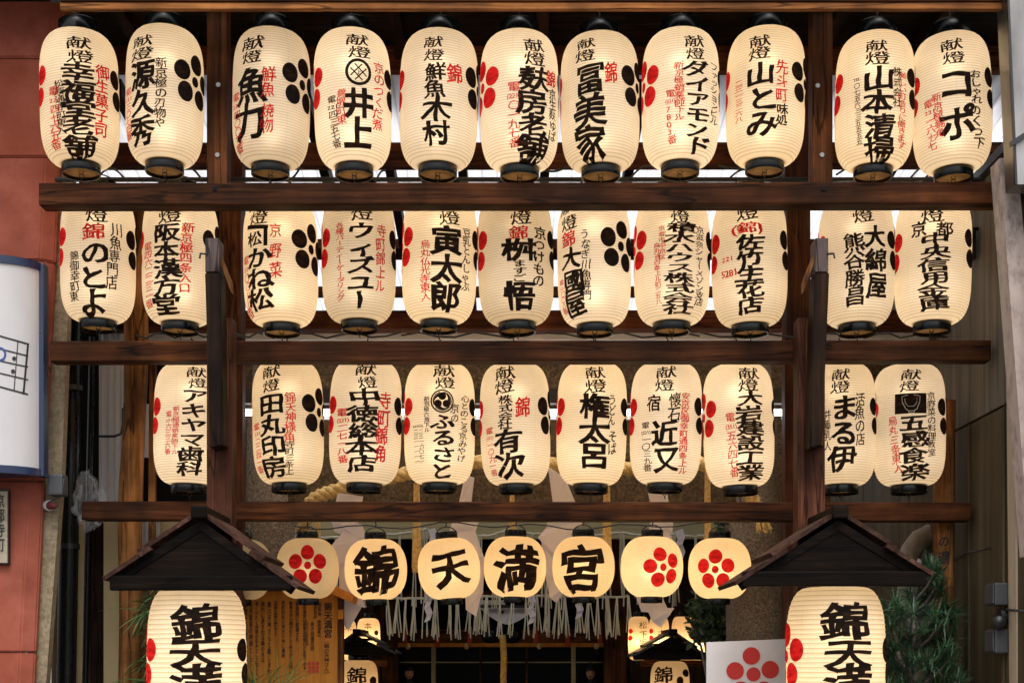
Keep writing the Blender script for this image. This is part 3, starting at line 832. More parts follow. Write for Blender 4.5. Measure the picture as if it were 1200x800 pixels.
def lantern_body(root, sh, n_ribs, amp, mat, ring_h, cap_h, seg=72, cap_r=None, bail=True, chain=True):
    b = MB(); b.lathe(ribbed_profile(sh, n_ribs, amp), (0, 0, 0), seg); b.build("paper_shade", M[mat], root, smooth=True, keep_local=True)
    b = MB(); b.lathe(ring_profile(sh.rr + 0.0005, -ring_h, 0.004), (0, 0, 0), 56, close=True); b.build("bottom_ring", M["black_lacquer"], root, smooth=True, angle=40, keep_local=True)
    b = MB(); b.disc((0, 0, -ring_h * 0.62), sh.rr - 0.0042, 40); b.build("base_board", M["base"], root, keep_local=True)
    cr = cap_r or sh.rr + 0.0025
    b = MB(); b.lathe(ring_profile(cr, sh.h - 0.004, sh.h + cap_h), (0, 0, 0), 56, close=True); b.build("top_ring", M["black_lacquer"], root, smooth=True, angle=40, keep_local=True)
    if bail:
        b = MB()
        pts = [(cr * 0.97 * math.cos(a), 0, sh.h + cap_h * 0.55 + cr * 0.78 * math.sin(a)) for a in [math.pi * k / 14 for k in range(15)]]
        b.tube(pts, 0.0028, 6)
        b.tube([(0, 0, pts[7][2]), (0.004, 0, pts[7][2] + 0.015), (-0.004, 0, pts[7][2] + 0.03)], 0.003, 6)
        b.build("bail_wire", M["black_metal"], root, smooth=True, keep_local=True)
    if chain:
        b = MB()
        b.tube([(-sh.rr + 0.004, 0, -ring_h * 0.4), (sh.rr - 0.004, 0, -ring_h * 0.4)], 0.002, 6)
        for k, zz in enumerate((-ring_h * 0.4 - 0.010, -ring_h * 0.4 - 0.026)):
            b.tube([((0.009 * math.cos(a)) * (1 if k == 0 else 0.9), 0.002, zz + 0.009 * math.sin(a)) for a in [2 * math.pi * q / 14 for q in range(15)]], 0.0017, 5, cap=False)
        b.tube([(0, 0, -ring_h * 0.4 - 0.034), (0.003, 0, -ring_h - 0.028)], 0.0022, 6)
        b.build("chain", M["black_metal"], root, smooth=True, keep_local=True)

def dup(root, label, loc, group):
    r = root.copy(); COL.objects.link(r); r.location = loc; r["label"] = label; r["group"] = group
    for ch in list(root.children):
        c = ch.copy(); COL.objects.link(c); c.parent = r
    return r

STY = {  # bold (em), brush amount, ink
    'm': (0.031, 1.0, "ink"), 'M': (0.038, 0.25, "ink"), 'k': (0.024, 1.0, "ink"), 'd': (0.012, 1.3, "ink"),
    's': (0.014, 1.2, "ink"), 'r': (0.011, 1.2, "ink_red"), 'q': (0.019, 1.0, "ink_red"),
}
PART = {'m': "large_lettering", 'M': "large_lettering", 'k': "medium_lettering", 'd': "dedication_lettering", 's': "side_lettering", 'r': "red_lettering", 'q': "red_lettering"}

def write(root, sh, ox, oy, s, cols):
    for text, sty, x0, x1, y0, y1, w in cols:
        bold, amt, ink = STY[sty]
        bm = bmesh.new()
        column(bm, sh, text, ox + x0 * s, ox + x1 * s, oy + y0 * s, oy + y1 * s, w * s, bold, amt)
        mesh_obj(bm, PART[sty], M[ink], root)

ROWS = {1: (5.30, 187.0), 2: (5.53, 374.0), 3: (5.78, 565.0)}
BASE = {}
for row, (y, yt) in ROWS.items():
    BASE[row] = EYE + (HZ - yt) * (y - LRR) / F

S1, S2 = 0.275, 0.25
# (row, centre px, dy px, text angle in degrees, region origin, scale, label, columns, extra)
LANTERNS = [
 (1, 95, -1, -2, 40, 0, S1, "paper lantern against the red wall, five stacked black characters between red columns",
  [("献燈", 'd', 205, 205, 148, 268, 108), ("幸福堂老舗", 'm', 198, 192, 264, 658, 138), ("御生菓子司", 'q', 304, 284, 278, 586, 54),
   ("松原通寺町東入", 's', 110, 118, 336, 572, 38), ("電{221}四七六五番", 'r', 86, 94, 365, 635, 40)], None),
 (1, 193, -3, -37, 40, 0, S1, "top row lantern with black plum crest facing front and cutlery seller's writing at its left",
  [("献燈", 'd', 456, 456, 150, 256, 86), ("源久秀", 'm', 455, 448, 260, 616, 98), ("新京極の刃物や", 's', 540, 532, 245, 545, 48),
   ("電{221}三〇七四番", 'r', 396, 402, 380, 600, 22)], None),
 (1, 317, 0, -35, 260, 0, S1, "top row lantern with two black characters and black plum crest, right of the left post",
  [("献燈", 'd', 118, 122, 155, 270, 84), ("魚力", 'm', 122, 105, 290, 585, 124), ("鮮魚", 'r', 190, 196, 282, 410, 58), ("焼物", 'r', 190, 188, 436, 562, 56),
   ("電{221}四〇〇三番", 'r', 52, 74, 400, 655, 26)], None),
 (1, 415, 1, 4, 260, 0, S1, "top row lantern with a circled lattice emblem above two block characters",
  [("献燈", 'd', 594, 594, 145, 250, 96), ("井上", 'M', 590, 580, 376, 626, 122), ("京のつくだ煮", 'r', 682, 668, 272, 560, 44),
   ("錦堺町東", 'r', 512, 514, 378, 528, 38), ("電{221}四三五七番", 's', 472, 490, 408, 628, 36)], "lattice"),
 (1, 513, 1, -8, 460, 0, S1, "top row lantern with four black characters below the dedication and one red beside",
  [("献燈", 'd', 172, 172, 150, 262, 86), ("鮮魚", 'k', 175, 176, 268, 416, 86), ("木村", 'm', 182, 178, 412, 618, 118), ("錦", 'q', 262, 262, 274, 354, 62)], None),
 (1, 609, 3, 22, 460, 0, S1, "top row lantern with large red plum crest left of four heavy black characters",
  [("献燈", 'd', 607, 607, 166, 280, 82), ("麸房老舗", 'm', 602, 606, 284, 682, 122), ("錦", 'q', 678, 678, 306, 376, 40), ("京生麸ゆば", 's', 682, 680, 384, 604, 28),
   ("電{(221)}〇一九七番", 'r', 520, 520, 348, 628, 50)], None),
 (1, 704, 3, -17, 650, 0, S1, "top row lantern with three heavy black characters, small red one and black crest",
  [("献燈", 'd', 140, 140, 155, 258, 80), ("冨美家", 'm', 155, 152, 262, 676, 128), ("錦", 'q', 242, 242, 258, 354, 54)], None),
 (1, 797, -1, 20, 650, 0, S1, "top row lantern with six slanting black syllables beside thin red columns",
  [("献燈", 'd', 600, 600, 146, 252, 78), ("ダイアモンド", 'm', 606, 612, 258, 650, 104), ("ファッションビル", 's', 680, 680, 268, 534, 30),
   ("新京極蛸薬師下ル", 'r', 530, 532, 260, 514, 40), ("電{(221)}7803番", 'r', 490, 502, 382, 612, 38)], None),
 (1, 896, -3, -10, 840, 0, S1, "top row lantern with mountain character above two big hiragana, left of right post",
  [("献燈", 'd', 172, 172, 145, 250, 84), ("山とみ", 'm', 185, 190, 258, 576, 128), ("先斗町", 'r', 272, 274, 252, 430, 48), ("味処", 'k', 278, 276, 438, 534, 48),
   ("二三一三二六八", 'r', 90, 95, 342, 524, 32)], None),
 (1, 1023, 3, 2, 980, 0, S1, "top row lantern with four large characters and faded red slogan, right of right post",
  [("献燈", 'd', 165, 165, 165, 272, 92), ("山本清掃", 'm', 176, 184, 280, 686, 126), ("株式会社", 's', 252, 254, 282, 454, 38), ("美しい町造りに働きます", 'r', 278, 276, 305, 630, 32),
   ("{TEL}〇七五六三三五五五五", 's', 78, 98, 328, 618, 26)], None),
 (1, 1117, 5, 4, 980, 0, S1, "last top row lantern beside the steel column, two large black syllables",
  [("献燈", 'd', 507, 507, 162, 274, 94), ("コ", 'm', 516, 516, 290, 418, 142), ("ポ", 'm', 525, 525, 450, 592, 150), ("おしゃれ", 'k', 600, 610, 300, 444, 42),
   ("のくつ下", 'k', 600, 612, 448, 634, 46), ("新京極錦角", 'r', 436, 446, 394, 584, 40), ("電{221}一六七七", 'r', 398, 414, 424, 638, 36)], None),
 (2, 115, -3, -4, 60, 210, S2, "middle row lantern nearest the red wall, red character over three big hiragana",
  [("献燈", 'd', 210, 210, 62, 198, 100), ("錦", 'q', 202, 202, 200, 280, 108), ("のとよ", 'm', 202, 190, 284, 628, 136), ("川魚専門店", 's', 308, 284, 204, 512, 50),
   ("錦御幸町東", 's', 104, 108, 332, 570, 40)], None),
 (2, 211, 0, -16, 60, 210, S2, "middle row lantern partly hidden by the left bracket, red column at right",
  [("献燈", 'd', 550, 550, 74, 206, 98), ("阪本漢方堂", 'm', 540, 540, 208, 626, 118), ("新京極四条入口", 'q', 638, 622, 204, 532, 56), ("電四六二二三一番", 'r', 452, 462, 298, 604, 34)], None),
 (2, 330, 2, -33, 270, 210, S2, "middle row lantern with boxed pine character and black plum crest facing front",
  [("献燈", 'd', 136, 136, 74, 208, 78), ("松", 'k', 118, 118, 242, 308, 62), ("かね松", 'm', 134, 130, 312, 610, 112), ("京", 'r', 214, 214, 202, 268, 54), ("野", 'r', 214, 214, 296, 368, 54),
   ("菜", 'r', 213, 213, 386, 460, 56), ("電{221}〇〇八八番", 'r', 74, 96, 358, 645, 22)], "corner"),
 (2, 421, -2, 4, 270, 210, S2, "middle row lantern with five black katakana and red columns both sides",
  [("献燈", 'd', 626, 626, 58, 194, 98), ("ウィズユー", 'm', 618, 606, 200, 604, 134), ("寺町錦上ル", 'r', 714, 702, 212, 532, 44), ("各種パーティーケータリング", 'r', 514, 518, 202, 568, 36)], None),
 (2, 514, -2, 8, 460, 210, S2, "middle row lantern with three square heavy characters and red address at left",
  [("献燈", 'd', 257, 257, 82, 218, 98), ("寅太郎", 'M', 252, 250, 222, 612, 142), ("豆乳とんしゃぶ", 's', 342, 340, 232, 522, 36), ("烏丸仏光寺東入", 'r', 148, 152, 286, 570, 44)], None),
 (2, 606, 0, 6, 460, 210, S2, "middle row lantern with red character over two blunt bold characters and small hiragana",
  [("献燈", 'd', 612, 612, 82, 218, 98), ("錦", 'q', 605, 605, 222, 284, 84), ("桝", 'M', 600, 600, 282, 384, 156), ("ますご", 'k', 600, 598, 380, 484, 62), ("悟", 'M', 600, 600, 484, 608, 142),
   ("京つけもの", 'k', 702, 686, 232, 508, 50)], None),
 (2, 697, 2, -40, 640, 210, S2, "middle row lantern with eel seller's small column beside black plum crest",
  [("献燈", 'd', 108, 108, 92, 238, 72), ("錦", 'q', 103, 103, 242, 314, 58), ("大國屋", 'm', 115, 132, 312, 634, 94), ("うなぎ川魚専門", 's', 186, 192, 228, 564, 44), ("電{221}〇〇八番", 'r', 72, 90, 470, 630, 20)], None),
 (2, 787, 0, 12, 640, 210, S2, "middle row lantern with one dense column of nine black characters",
  [("献燈", 'd', 630, 630, 82, 208, 88), ("積水ハウス株式会社", 'm', 630, 625, 202, 628, 136), ("京滋奈シャーメゾン支店", 's', 718, 714, 222, 594, 36), ("京都市中京区", 'r', 542, 544, 218, 380, 34), ("烏丸通四条上ル町二五八", 'r', 518, 528, 298, 588, 28)], None),
 (2, 879, 2, 2, 820, 210, S2, "middle row lantern with bracketed red character over five black ones, red numerals",
  [("献燈", 'd', 228, 228, 58, 190, 94), ("{(錦)}", 'q', 228, 228, 184, 268, 128), ("佐竹生花店", 'm', 240, 240, 256, 624, 126), ("{221}", 'r', 132, 132, 348, 398, 46), ("{5281}", 'q', 136, 136, 402, 476, 66)], None),
 (2, 1004, 2, 3, 950, 210, S2, "middle row lantern partly hidden by the right bracket, two columns of black characters",
  [("献燈", 'd', 255, 255, 72, 204, 94), ("大", 'm', 310, 310, 216, 322, 96), ("綿", 'm', 314, 314, 326, 430, 92), ("屋", 'm', 314, 314, 438, 554, 90), ("熊谷勝昌", 'k', 206, 212, 254, 590, 92)], None),
 (2, 1092, 0, 2, 950, 210, S2, "last middle row lantern by the plywood wall, six black characters in one column",
  [("献燈", 'd', 562, 562, 72, 204, 94), ("京", 'k', 502, 502, 200, 276, 72), ("都", 'k', 622, 622, 200, 268, 76), ("中央信用金庫", 'm', 578, 582, 252, 610, 132)], None),
 (3, 222, 0, 0, 90, 400, S2, "lowest long lantern half hidden behind the left post, tall katakana column",
  [("献燈", 'd', 557, 557, 112, 214, 84), ("アキヤマ歯科", 'm', 552, 522, 216, 626, 116), ("新京極通蛸薬師下ル", 'r', 462, 456, 298, 528, 30), ("電{221}六三三六番", 'r', 428, 424, 322, 528, 26)], None),
 (3, 339, -1, -27, 280, 400, S2, "lowest long row lantern with four characters and black crest, right of left post",
  [("献燈", 'd', 158, 158, 112, 240, 82), ("田丸印房", 'm', 160, 160, 246, 634, 118), ("錦天神様角", 'r', 250, 242, 242, 472, 48), ("寺町三条上", 's', 240, 236, 468, 624, 42), ("電{221}二二四一番", 'r', 84, 102, 384, 615, 24)], None),
 (3, 427, -1, 0, 280, 400, S2, "lowest long row lantern with five heavy characters and large red column at right",
  [("献燈", 'd', 590, 590, 102, 224, 94), ("中徳総本店", 'm', 582, 570, 222, 608, 142), ("寺町錦角", 'q', 680, 658, 236, 562, 54), ("電{(221)}二七一八番", 'q', 480, 484, 318, 570, 48)], None),
 (3, 515, -1, 4, 460, 400, S2, "lowest long row lantern with round three-comma emblem above bold hiragana",
  [("献燈", 'd', 240, 240, 102, 218, 94), ("京の", 's', 292, 290, 288, 378, 40), ("ふるさと", 'm', 236, 234, 332, 644, 120), ("心とのこる京みやげ", 's', 342, 322, 246, 564, 38), ("新京極六角下ル", 's', 158, 160, 252, 424, 26),
   ("{TEL}二三一六〇七一", 's', 132, 138, 382, 574, 22), ("{FAX}二三一一一一一", 's', 108, 116, 384, 574, 22)], "tomoe"),
 (3, 605, 0, -10, 460, 400, S2, "lowest long row lantern with thin four-character column over two broad characters",
  [("献燈", 'd', 535, 535, 108, 236, 86), ("株式会社", 'k', 535, 532, 246, 404, 62), ("有次", 'm', 542, 550, 406, 632, 128), ("錦", 'q', 620, 620, 256, 348, 66), ("電{(221)}一〇九一番", 'r', 454, 476, 398, 628, 32)], None),
 (3, 692, 0, 4, 640, 400, S2, "lowest long row lantern with three blocky characters and noodle seller's hiragana",
  [("献燈", 'd', 222, 222, 112, 240, 98), ("権太呂", 'M', 222, 226, 244, 590, 140), ("うどん", 's', 306, 304, 246, 394, 36), ("そば", 's', 310, 308, 412, 530, 42)], None),
 (3, 779, -1, 0, 640, 400, S2, "lowest long row lantern with three small characters above two large and red address",
  [("献燈", 'd', 550, 550, 106, 230, 94), ("宿", 'k', 500, 500, 246, 324, 62), ("懐石", 's', 598, 590, 234, 368, 54), ("近又", 'm', 556, 560, 364, 610, 124), ("安京区御幸町通四条上ル", 'q', 646, 636, 232, 618, 38),
   ("電{(221)}一〇三九番", 's', 460, 476, 374, 608, 38)], None),
 (3, 867, 2, 16, 810, 400, S2, "lowest long row lantern with red crest at left and six packed characters",
  [("献燈", 'd', 282, 282, 122, 234, 88), ("大岩建設工業", 'm', 284, 286, 232, 648, 124), ("電{(351)}五六四七番", 'r', 190, 204, 332, 634, 44)], None),
 (3, 985, 1, 4, 950, 400, S2, "lowest long row lantern partly behind the right post, three bold brush characters",
  [("献燈", 'd', 147, 147, 124, 244, 86), ("まる伊", 'm', 156, 150, 250, 608, 132), ("活魚の店", 's', 236, 236, 242, 488, 42), ("井藤乳人", 's', 78, 80, 318, 514, 34)], None),
 (3, 1065, 1, 0, 950, 400, S2, "last lowest row lantern by the plywood wall, black square cup emblem",
  [("献燈", 'd', 467, 467, 122, 230, 88), ("五感食楽", 'm', 484, 492, 338, 646, 128), ("京野菜の料理教室", 's', 566, 568, 232, 536, 36), ("烏丸三条東入", 'r', 382, 412, 346, 614, 40)], "cup"),
]

def emblem(kind, root, sh, ox, oy, s):
    bm = bmesh.new()
    if kind == "lattice":
        th, z, t, c = sh.hit(ox + 590 * s, oy + 308 * s); k = s * t / F; R0 = sh.r
        strip_on(bm, sh, [(th + 51 * k / R0 * math.cos(a), z + 51 * k * math.sin(a)) for a in [2 * math.pi * q / 40 for q in range(41)]], 13 * k, INK_LIFT)
        for a, off in ((45, 13), (45, -13), (135, 13), (135, -13)):
            dx, dz = math.cos(R(a)), math.sin(R(a)); nx, nz = -dz, dx
            p = (th + (dx * -36 + nx * off) * k / R0, z + (dz * -36 + nz * off) * k); q = (th + (dx * 36 + nx * off) * k / R0, z + (dz * 36 + nz * off) * k)
            strip_on(bm, sh, seg_pts(p, q), 5.5 * k, INK_LIFT)
        put_glyph(bm, sh, "上", ox + 591 * s, oy + 309 * s, 22 * s, 22 * s, 0.02, 0.3)
    elif kind == "corner":
        for x0, y0, x1, y1, w in ((86, 223, 182, 220, 20), (170, 220, 168, 308, 20)):
            a = sh.hit(ox + x0 * s, oy + y0 * s); q = sh.hit(ox + x1 * s, oy + y1 * s); k = s * a[2] / F
            strip_on(bm, sh, seg_pts(a[:2], q[:2], 10), w * k, INK_LIFT)
    elif kind == "tomoe":
        th, z, t, c = sh.hit(ox + 232 * s, oy + 275 * s); k = s * t / F; R0 = sh.r
        r_o = 56 * k
        strip_on(bm, sh, [(th + r_o * .93 / R0 * math.cos(a), z + r_o * .93 * math.sin(a)) for a in [2 * math.pi * q / 40 for q in range(41)]], r_o * 0.13, INK_LIFT)
        for i in range(3):
            a0 = R(90 + 120 * i)
            cx_, cz_ = r_o * .42 * math.cos(a0), r_o * .42 * math.sin(a0)
            disc_on(bm, sh, th + cx_ / R0, z + cz_, r_o * .33, r_o * .33, INK_LIFT + .0002)
            tail = []
            for q in range(13):
                f = q / 12
                rr_ = r_o * (0.60 + 0.18 * f); a = a0 + 0.25 + 1.75 * f
                tail.append((th + rr_ * math.cos(a) / R0, z + rr_ * math.sin(a)))
            for (p, q2), wd in zip(zip(tail, tail[1:]), [0.44 * (1 - i_ / 13.0) for i_ in range(12)]):
                strip_on(bm, sh, [p, q2], r_o * wd, INK_LIFT + .0001)
    elif kind == "cup":
        th0, z0, t, c = sh.hit(ox + 470 * s, oy + 285 * s); k = s * t / F; R0 = sh.r
        nx, nz = 12, 8; V = [[bm.verts.new(sh.at(th0 + (-73 + 146 * i / nx) * k / R0, z0 + (-48 + 96 * j_ / nz) * k, INK_LIFT)) for i in range(nx + 1)] for j_ in range(nz + 1)]
        for j_ in range(nz):
            for i in range(nx): bm.faces.new((V[j_][i], V[j_][i + 1], V[j_ + 1][i + 1], V[j_ + 1][i]))
        o = mesh_obj(bm, "emblem_print", M["ink"], root)
        bm = bmesh.new()
        cup = [(-40, 33), (-38, 6), (-22, -26), (-8, -36), (14, -36), (28, -26), (40, 6), (42, 33), (20, 39), (-20, 39), (-40, 33)]
        strip_on(bm, sh, [(th0 + x * k / R0, z0 + zz * k) for x, zz in cup], 4 * k, INK_LIFT + .0006)
        cup2 = [(-28, 22), (-24, 2), (-12, -14), (14, -14), (26, 2), (30, 22), (-28, 22)]
        strip_on(bm, sh, [(th0 + x * k / R0, z0 + zz * k) for x, zz in cup2], 3 * k, INK_LIFT + .0006)
        strip_on(bm, sh, [(th0 + x * k / R0, z0 + zz * k) for x, zz in ((-10, -36), (-8, -46), (14, -46), (16, -36))], 4 * k, INK_LIFT + .0006)
        mesh_obj(bm, "emblem_outline", M["paper_print"], root)
        return
    mesh_obj(bm, "emblem_print", M["ink"], root)
M["paper_print"] = ink_mat("bare paper print", (0.7, 0.6, 0.45), (0.9, 0.75, 0.5), 0.6)

GROUPS = {1: "long paper lanterns in the top row", 2: "long paper lanterns in the middle row", 3: "long paper lanterns in the lowest of the three rows"}
proto = None
for (row, cx_, dy, psi, ox, oy, s, label, cols, extra) in LANTERNS:
    Y = ROWS[row][0]
    loc = Vector((PX(cx_, Y), Y, BASE[row] - dy * Y / F))
    sh = Shape(loc.x, Y, loc.z, LH, LR, LRR)
    if proto is None:
        root = thing("paper_lantern", label, "lantern", loc, GROUPS[row])
        lantern_body(root, sh, 50, 0.0011, "paper", 0.036, 0.05)
        bulb(root, 0.115, 0.46, WARM); bulb(root, 0.385, 0.50, WARM)
        proto = root
        written = False
        blank = list(root.children)
        WATTS = {}
        for ch in blank:
            if ch.type == 'LIGHT':
                for vi, k in enumerate((0.72, 0.98, 1.08, 1.2)):
                    WATTS[(ch.name, vi)] = ch.data.copy(); WATTS[(ch.name, vi)].energy = ch.data.energy * k
    else:
        root = proto.copy(); COL.objects.link(root); root.location = loc; root["label"] = label; root["group"] = GROUPS[row]
        vi = rng.choice((0, 1, 1, 2, 3))
        for ch in blank:
            c = ch.copy(); COL.objects.link(c); c.parent = root
            if c.type == 'LIGHT': c.data = WATTS[(ch.name, vi)]
    write(root, sh, ox, oy, s, cols)
    if extra: emblem(extra, root, sh, ox, oy, s)
    # plum crests on the two flanks, fixed to where the writing faces
    view = math.atan2(-sh.X, sh.Y)
    zc = 0.275
    for d_, mat, nm, a0 in ((86, "crest_black", "black_plum_crest", 82), (-89, "crest_red", "red_plum_crest", 96)):
        th = view + R(psi + d_)
        crest(sh, th, zc + 0.006, 1.0, root, M[mat], nm, a0)
    root.rotation_euler = (R(rng.uniform(-0.8, 0.8)), R(rng.uniform(-1.5, 1.5)), 0)
    root.scale = (1 + rng.uniform(-.018, .014),) * 2 + (1 + rng.uniform(-.012, .010),)

# ------------------------------------------------------------------ round lanterns
RY, RH, RR_, RRR = 6.1, 0.262, 0.1365, 0.046
AMBER = (1.0, 0.73, 0.45)
ROUND = [
 (282, 667, 0, 0.10, None, "faint round lantern half hidden behind the left lantern roof"),
 (361, 666, 0, 0.22, ("crest", 361, 662, 90), "dim round lantern with five red dots, touching the left roof tip"),
 (441, 667, 0, 0.62, ("錦", 441, 667.5, 53, 52), "round amber lantern with one dense black brocade character"),
 (529, 666, -4.5, 0.62, ("天", 529.5, 665.5, 46, 44), "tilted round amber lantern with a four-stroke black character"),
 (603, 664, 0, 0.62, ("満", 605, 665, 50, 48), "round amber lantern above the bell with a bold black water-radical character"),
 (684, 664, 0, 0.62, ("宮", 684.5, 666, 50, 50), "round amber lantern with a roofed black character like two boxes"),
 (763.5, 664, 0, 0.72, ("crest", 777, 664, 104), "lit round lantern with red dotted crest turned to one side"),
 (843, 666, 0, 0.72, ("crest", 838, 667, 90), "lit round lantern with red crest, touching the right roof tip"),
]
for i, (cx_, cy_, tilt, power, mark, label) in enumerate(ROUND):
    zb = PZ(cy_, RY) - RH / 2
    loc = Vector((PX(cx_, RY), RY, zb))
    sh = Shape(loc.x, RY, zb, RH, RR_, RRR, p=2.3, q=2.0)
    root = thing("round_lantern", label, "lantern", loc, "round paper lanterns in a row under the lowest beam")
    if i == 0:
        lantern_body(root, sh, 40, 0.0004, "paper_round", 0.026, 0.030, seg=64, cap_r=0.047, bail=True, chain=False)
        rproto = list(root.children)
    else:
        for ch in rproto:
            c = ch.copy(); COL.objects.link(c); c.parent = root
    if power: bulb(root, 0.115, power, AMBER if isinstance(mark, tuple) and mark[0] != "crest" else (1.0, 0.79, 0.52), 0.03)
    if mark:
        if mark[0] == "crest":
            th, z, t, c = sh.hit(mark[1], mark[2])
            crest(sh, th, z, 0.86, root, M["crest_red"], "red_plum_crest", mark[3], ratio=1.0)
        else:
            bm = bmesh.new(); put_glyph(bm, sh, mark[0], mark[1], mark[2], mark[3] * 1.04, mark[4] * 1.02, 0.034, 1.2)
            mesh_obj(bm, "large_lettering", M["ink"], root)
    root.rotation_euler = (0, R(-tilt) * -1 if tilt else R(rng.uniform(-1, 1)), 0)

# ------------------------------------------------------------------ big lanterns under little gabled roofs
def big_lantern(cx_, y, label, colx, psi, power=1.15):
    bh, br, brr = 0.56, 0.183, 0.10
    zb = PZ(688, y) - bh
    loc = Vector((PX(cx_, y), y, zb))
    sh = Shape(loc.x, y, zb, bh, br, brr, p=3.6, q=2.2)
    root = thing("large_lantern", label, "lantern", loc, "large lanterns under gabled roofs flanking the gate")
    lantern_body(root, sh, 32, 0.0022, "paper_big", 0.04, 0.05, seg=80, chain=False)
    bulb(root, 0.17, power, WARM, 0.05); bulb(root, 0.38, power * 0.62, WARM, 0.05)
    bm = bmesh.new()
    for chs, px, py, w, h in colx: put_glyph(bm, sh, chs, px, py, w, h, 0.031, 0.8)
    mesh_obj(bm, "large_lettering", M["ink"], root)
    view = math.atan2(-sh.X, sh.Y)
    zc = PZ(769, y) - zb
    crest(sh, view + R(psi + 88), zc, 1.22, root, M["crest_black"], "black_plum_crest", 90)
    crest(sh, view + R(psi - 90), zc, 1.22, root, M["crest_red"], "red_plum_crest", 90)
    return root
big_lantern(231, 5.19, "large lit lantern with brocade heaven characters beside the orange notice board",
            [("錦", 231, 729, 60, 45), ("天", 231, 764, 58, 33), ("満", 230, 799, 58, 42), ("宮", 230, 840, 56, 42)], 0)
big_lantern(979, 5.19, "large lit lantern with brocade heaven characters beside the white crest placard",
            [("錦", 992, 727, 60, 46), ("天", 996, 765, 52, 32), ("満", 995, 799, 54, 42), ("宮", 994, 840, 54, 42)], 15)

def gable_roof(cx_, apex, lx, ly, rx, ry, y0, y1, label, group, mats=("roof_wood", "gable_wood"), k=1.0):
    root = thing("lantern_roof", label, "roof", P(cx_, max(ly, ry), y0), group)
    ax, az = PX(cx_, y0), PZ(apex, y0)
    for sgn, (ex, ez) in ((-1, (PX(lx, y0), PZ(ly, y0))), (1, (PX(rx, y0), PZ(ry, y0)))):
        d = Vector((ex - ax, 0, ez - az)); L = d.length; d.normalize(); nrm = Vector((d.z, 0, -d.x)) * (1 if d.x < 0 else -1)
        if nrm.z < 0: nrm = -nrm
        # two lapped boards: the upper one lies over the lower
        for s0, s1, lift, yy0, yy1 in ((-0.004, 0.62, 0.016 * k, y0 + 0.015, y1 + 0.02), (0.50, 1.0, 0.0, y0, y1)):
            th_ = 0.015 * k
            a = Vector((ax, 0, az)) + d * (L * s0) + nrm * lift; e = Vector((ax, 0, az)) + d * (L * s1) + nrm * lift
            o4 = [(a.x, a.z), (e.x, e.z), (e.x + nrm.x * th_, e.z + nrm.z * th_), (a.x + nrm.x * th_, a.z + nrm.z * th_)]
            b = MB(); b.prism(o4, yy0, yy1); 
            b.build("roof_board", M[mats[0]], root)
        # verge strip under the front edge
        a = Vector((ax, 0, az)); e = a + d * L * 0.97
        b = MB(); b.prism([(a.x, a.z - 0.002), (e.x, e.z - 0.002), (e.x - nrm.x * .03 * k, e.z - nrm.z * .03 * k), (a.x, a.z - .04 * k)], y0 + 0.03, y0 + 0.05)
        b.build("verge_strip", M[mats[1]], root)
    b = MB(); b.box(ax - 0.028 * k, ax + 0.028 * k, y0 - 0.012, y1 + 0.03, az + 0.0 * k, az + 0.045 * k, bevel=0.006); b.build("ridge_beam", M[mats[1]], root)
    wl2, wr2 = ax + (PX(lx, y0) - ax) * 0.86, ax + (PX(rx, y0) - ax) * 0.86
    zb = min(PZ(ly, y0), PZ(ry, y0))
    yb = y0 + 0.035
    b = MB(); b.prism([(wl2, zb + 0.02 * k), (wr2, zb + 0.02 * k), (ax, az - 0.02 * k)], yb, yb + 0.02); b.build("gable_panel", M[mats[1]], root)
    b = MB(); b.box(wl2 - 0.03, wr2 + 0.03, yb - 0.032, yb - 0.004, zb - 0.004 * k, zb + 0.05 * k, bevel=0.006); b.build("tie_beam", M[mats[1]], root)
    b = MB(); b.box(ax + (wl2 - ax) * .45, ax + (wr2 - ax) * .45, yb + 0.021, y1 - 0.02, zb + 0.10 * k, zb + 0.112 * k); b.build("ceiling_board", M[mats[1]], root)
    return root
gable_roof(233, 607, 122, 680, 348, 690, 4.98, 5.39, "dark wooden gabled roof over the large lantern by the notice board", "small gabled roofs over the large lanterns")
gable_roof(985, 607, 863, 685, 1092, 674, 4.98, 5.39, "dark wooden gabled roof over the large lantern by the pine", "small gabled roofs over the large lanterns")

# ------------------------------------------------------------------ shrine hall behind the gate
hall = thing("shrine_hall", "dim wooden shrine hall with glazed lattice doors behind the gate", "hall", (0, 11, 0))
HY = 10.0
for a, c in ((438, 466), (708, 736)):
    b = MB(); b.box(PX(a, HY), PX(c, HY), HY, HY + 0.17, 0, 2.62, bevel=0.008); b.build("hall_post", M["shrine_post"], hall)
b = MB(); b.box(PX(300, HY), PX(900, HY), HY + 0.02, HY + 0.1, PZ(752, HY), PZ(737, HY), bevel=0.004); b.build("lintel_board", M["shrine_wood"], hall)
b = MB(); b.box(PX(466.5, HY), PX(707.5, HY), HY - 0.01, HY + 0.12, PZ(757.5, HY), PZ(752.6, HY), bevel=0.004); b.build("orange_lit_rail", M["orange_wood"], hall)  # orange lamp glow on the rail is put into its colour
b = MB(); b.box(PX(300, HY), PX(900, HY), HY + 0.02, HY + 0.14, PZ(700, HY), PZ(692, HY), bevel=0.004); b.build("upper_rail", M["shrine_wood"], hall)
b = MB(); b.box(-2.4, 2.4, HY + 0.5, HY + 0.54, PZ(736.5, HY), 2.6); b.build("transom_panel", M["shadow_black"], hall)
b = MB(); b.box(PX(466, 10.3), PX(708, 10.3), 10.3, 10.315, 0.3, PZ(757, 10.3)); b.build("door_glass", M["dark_glass"], hall)
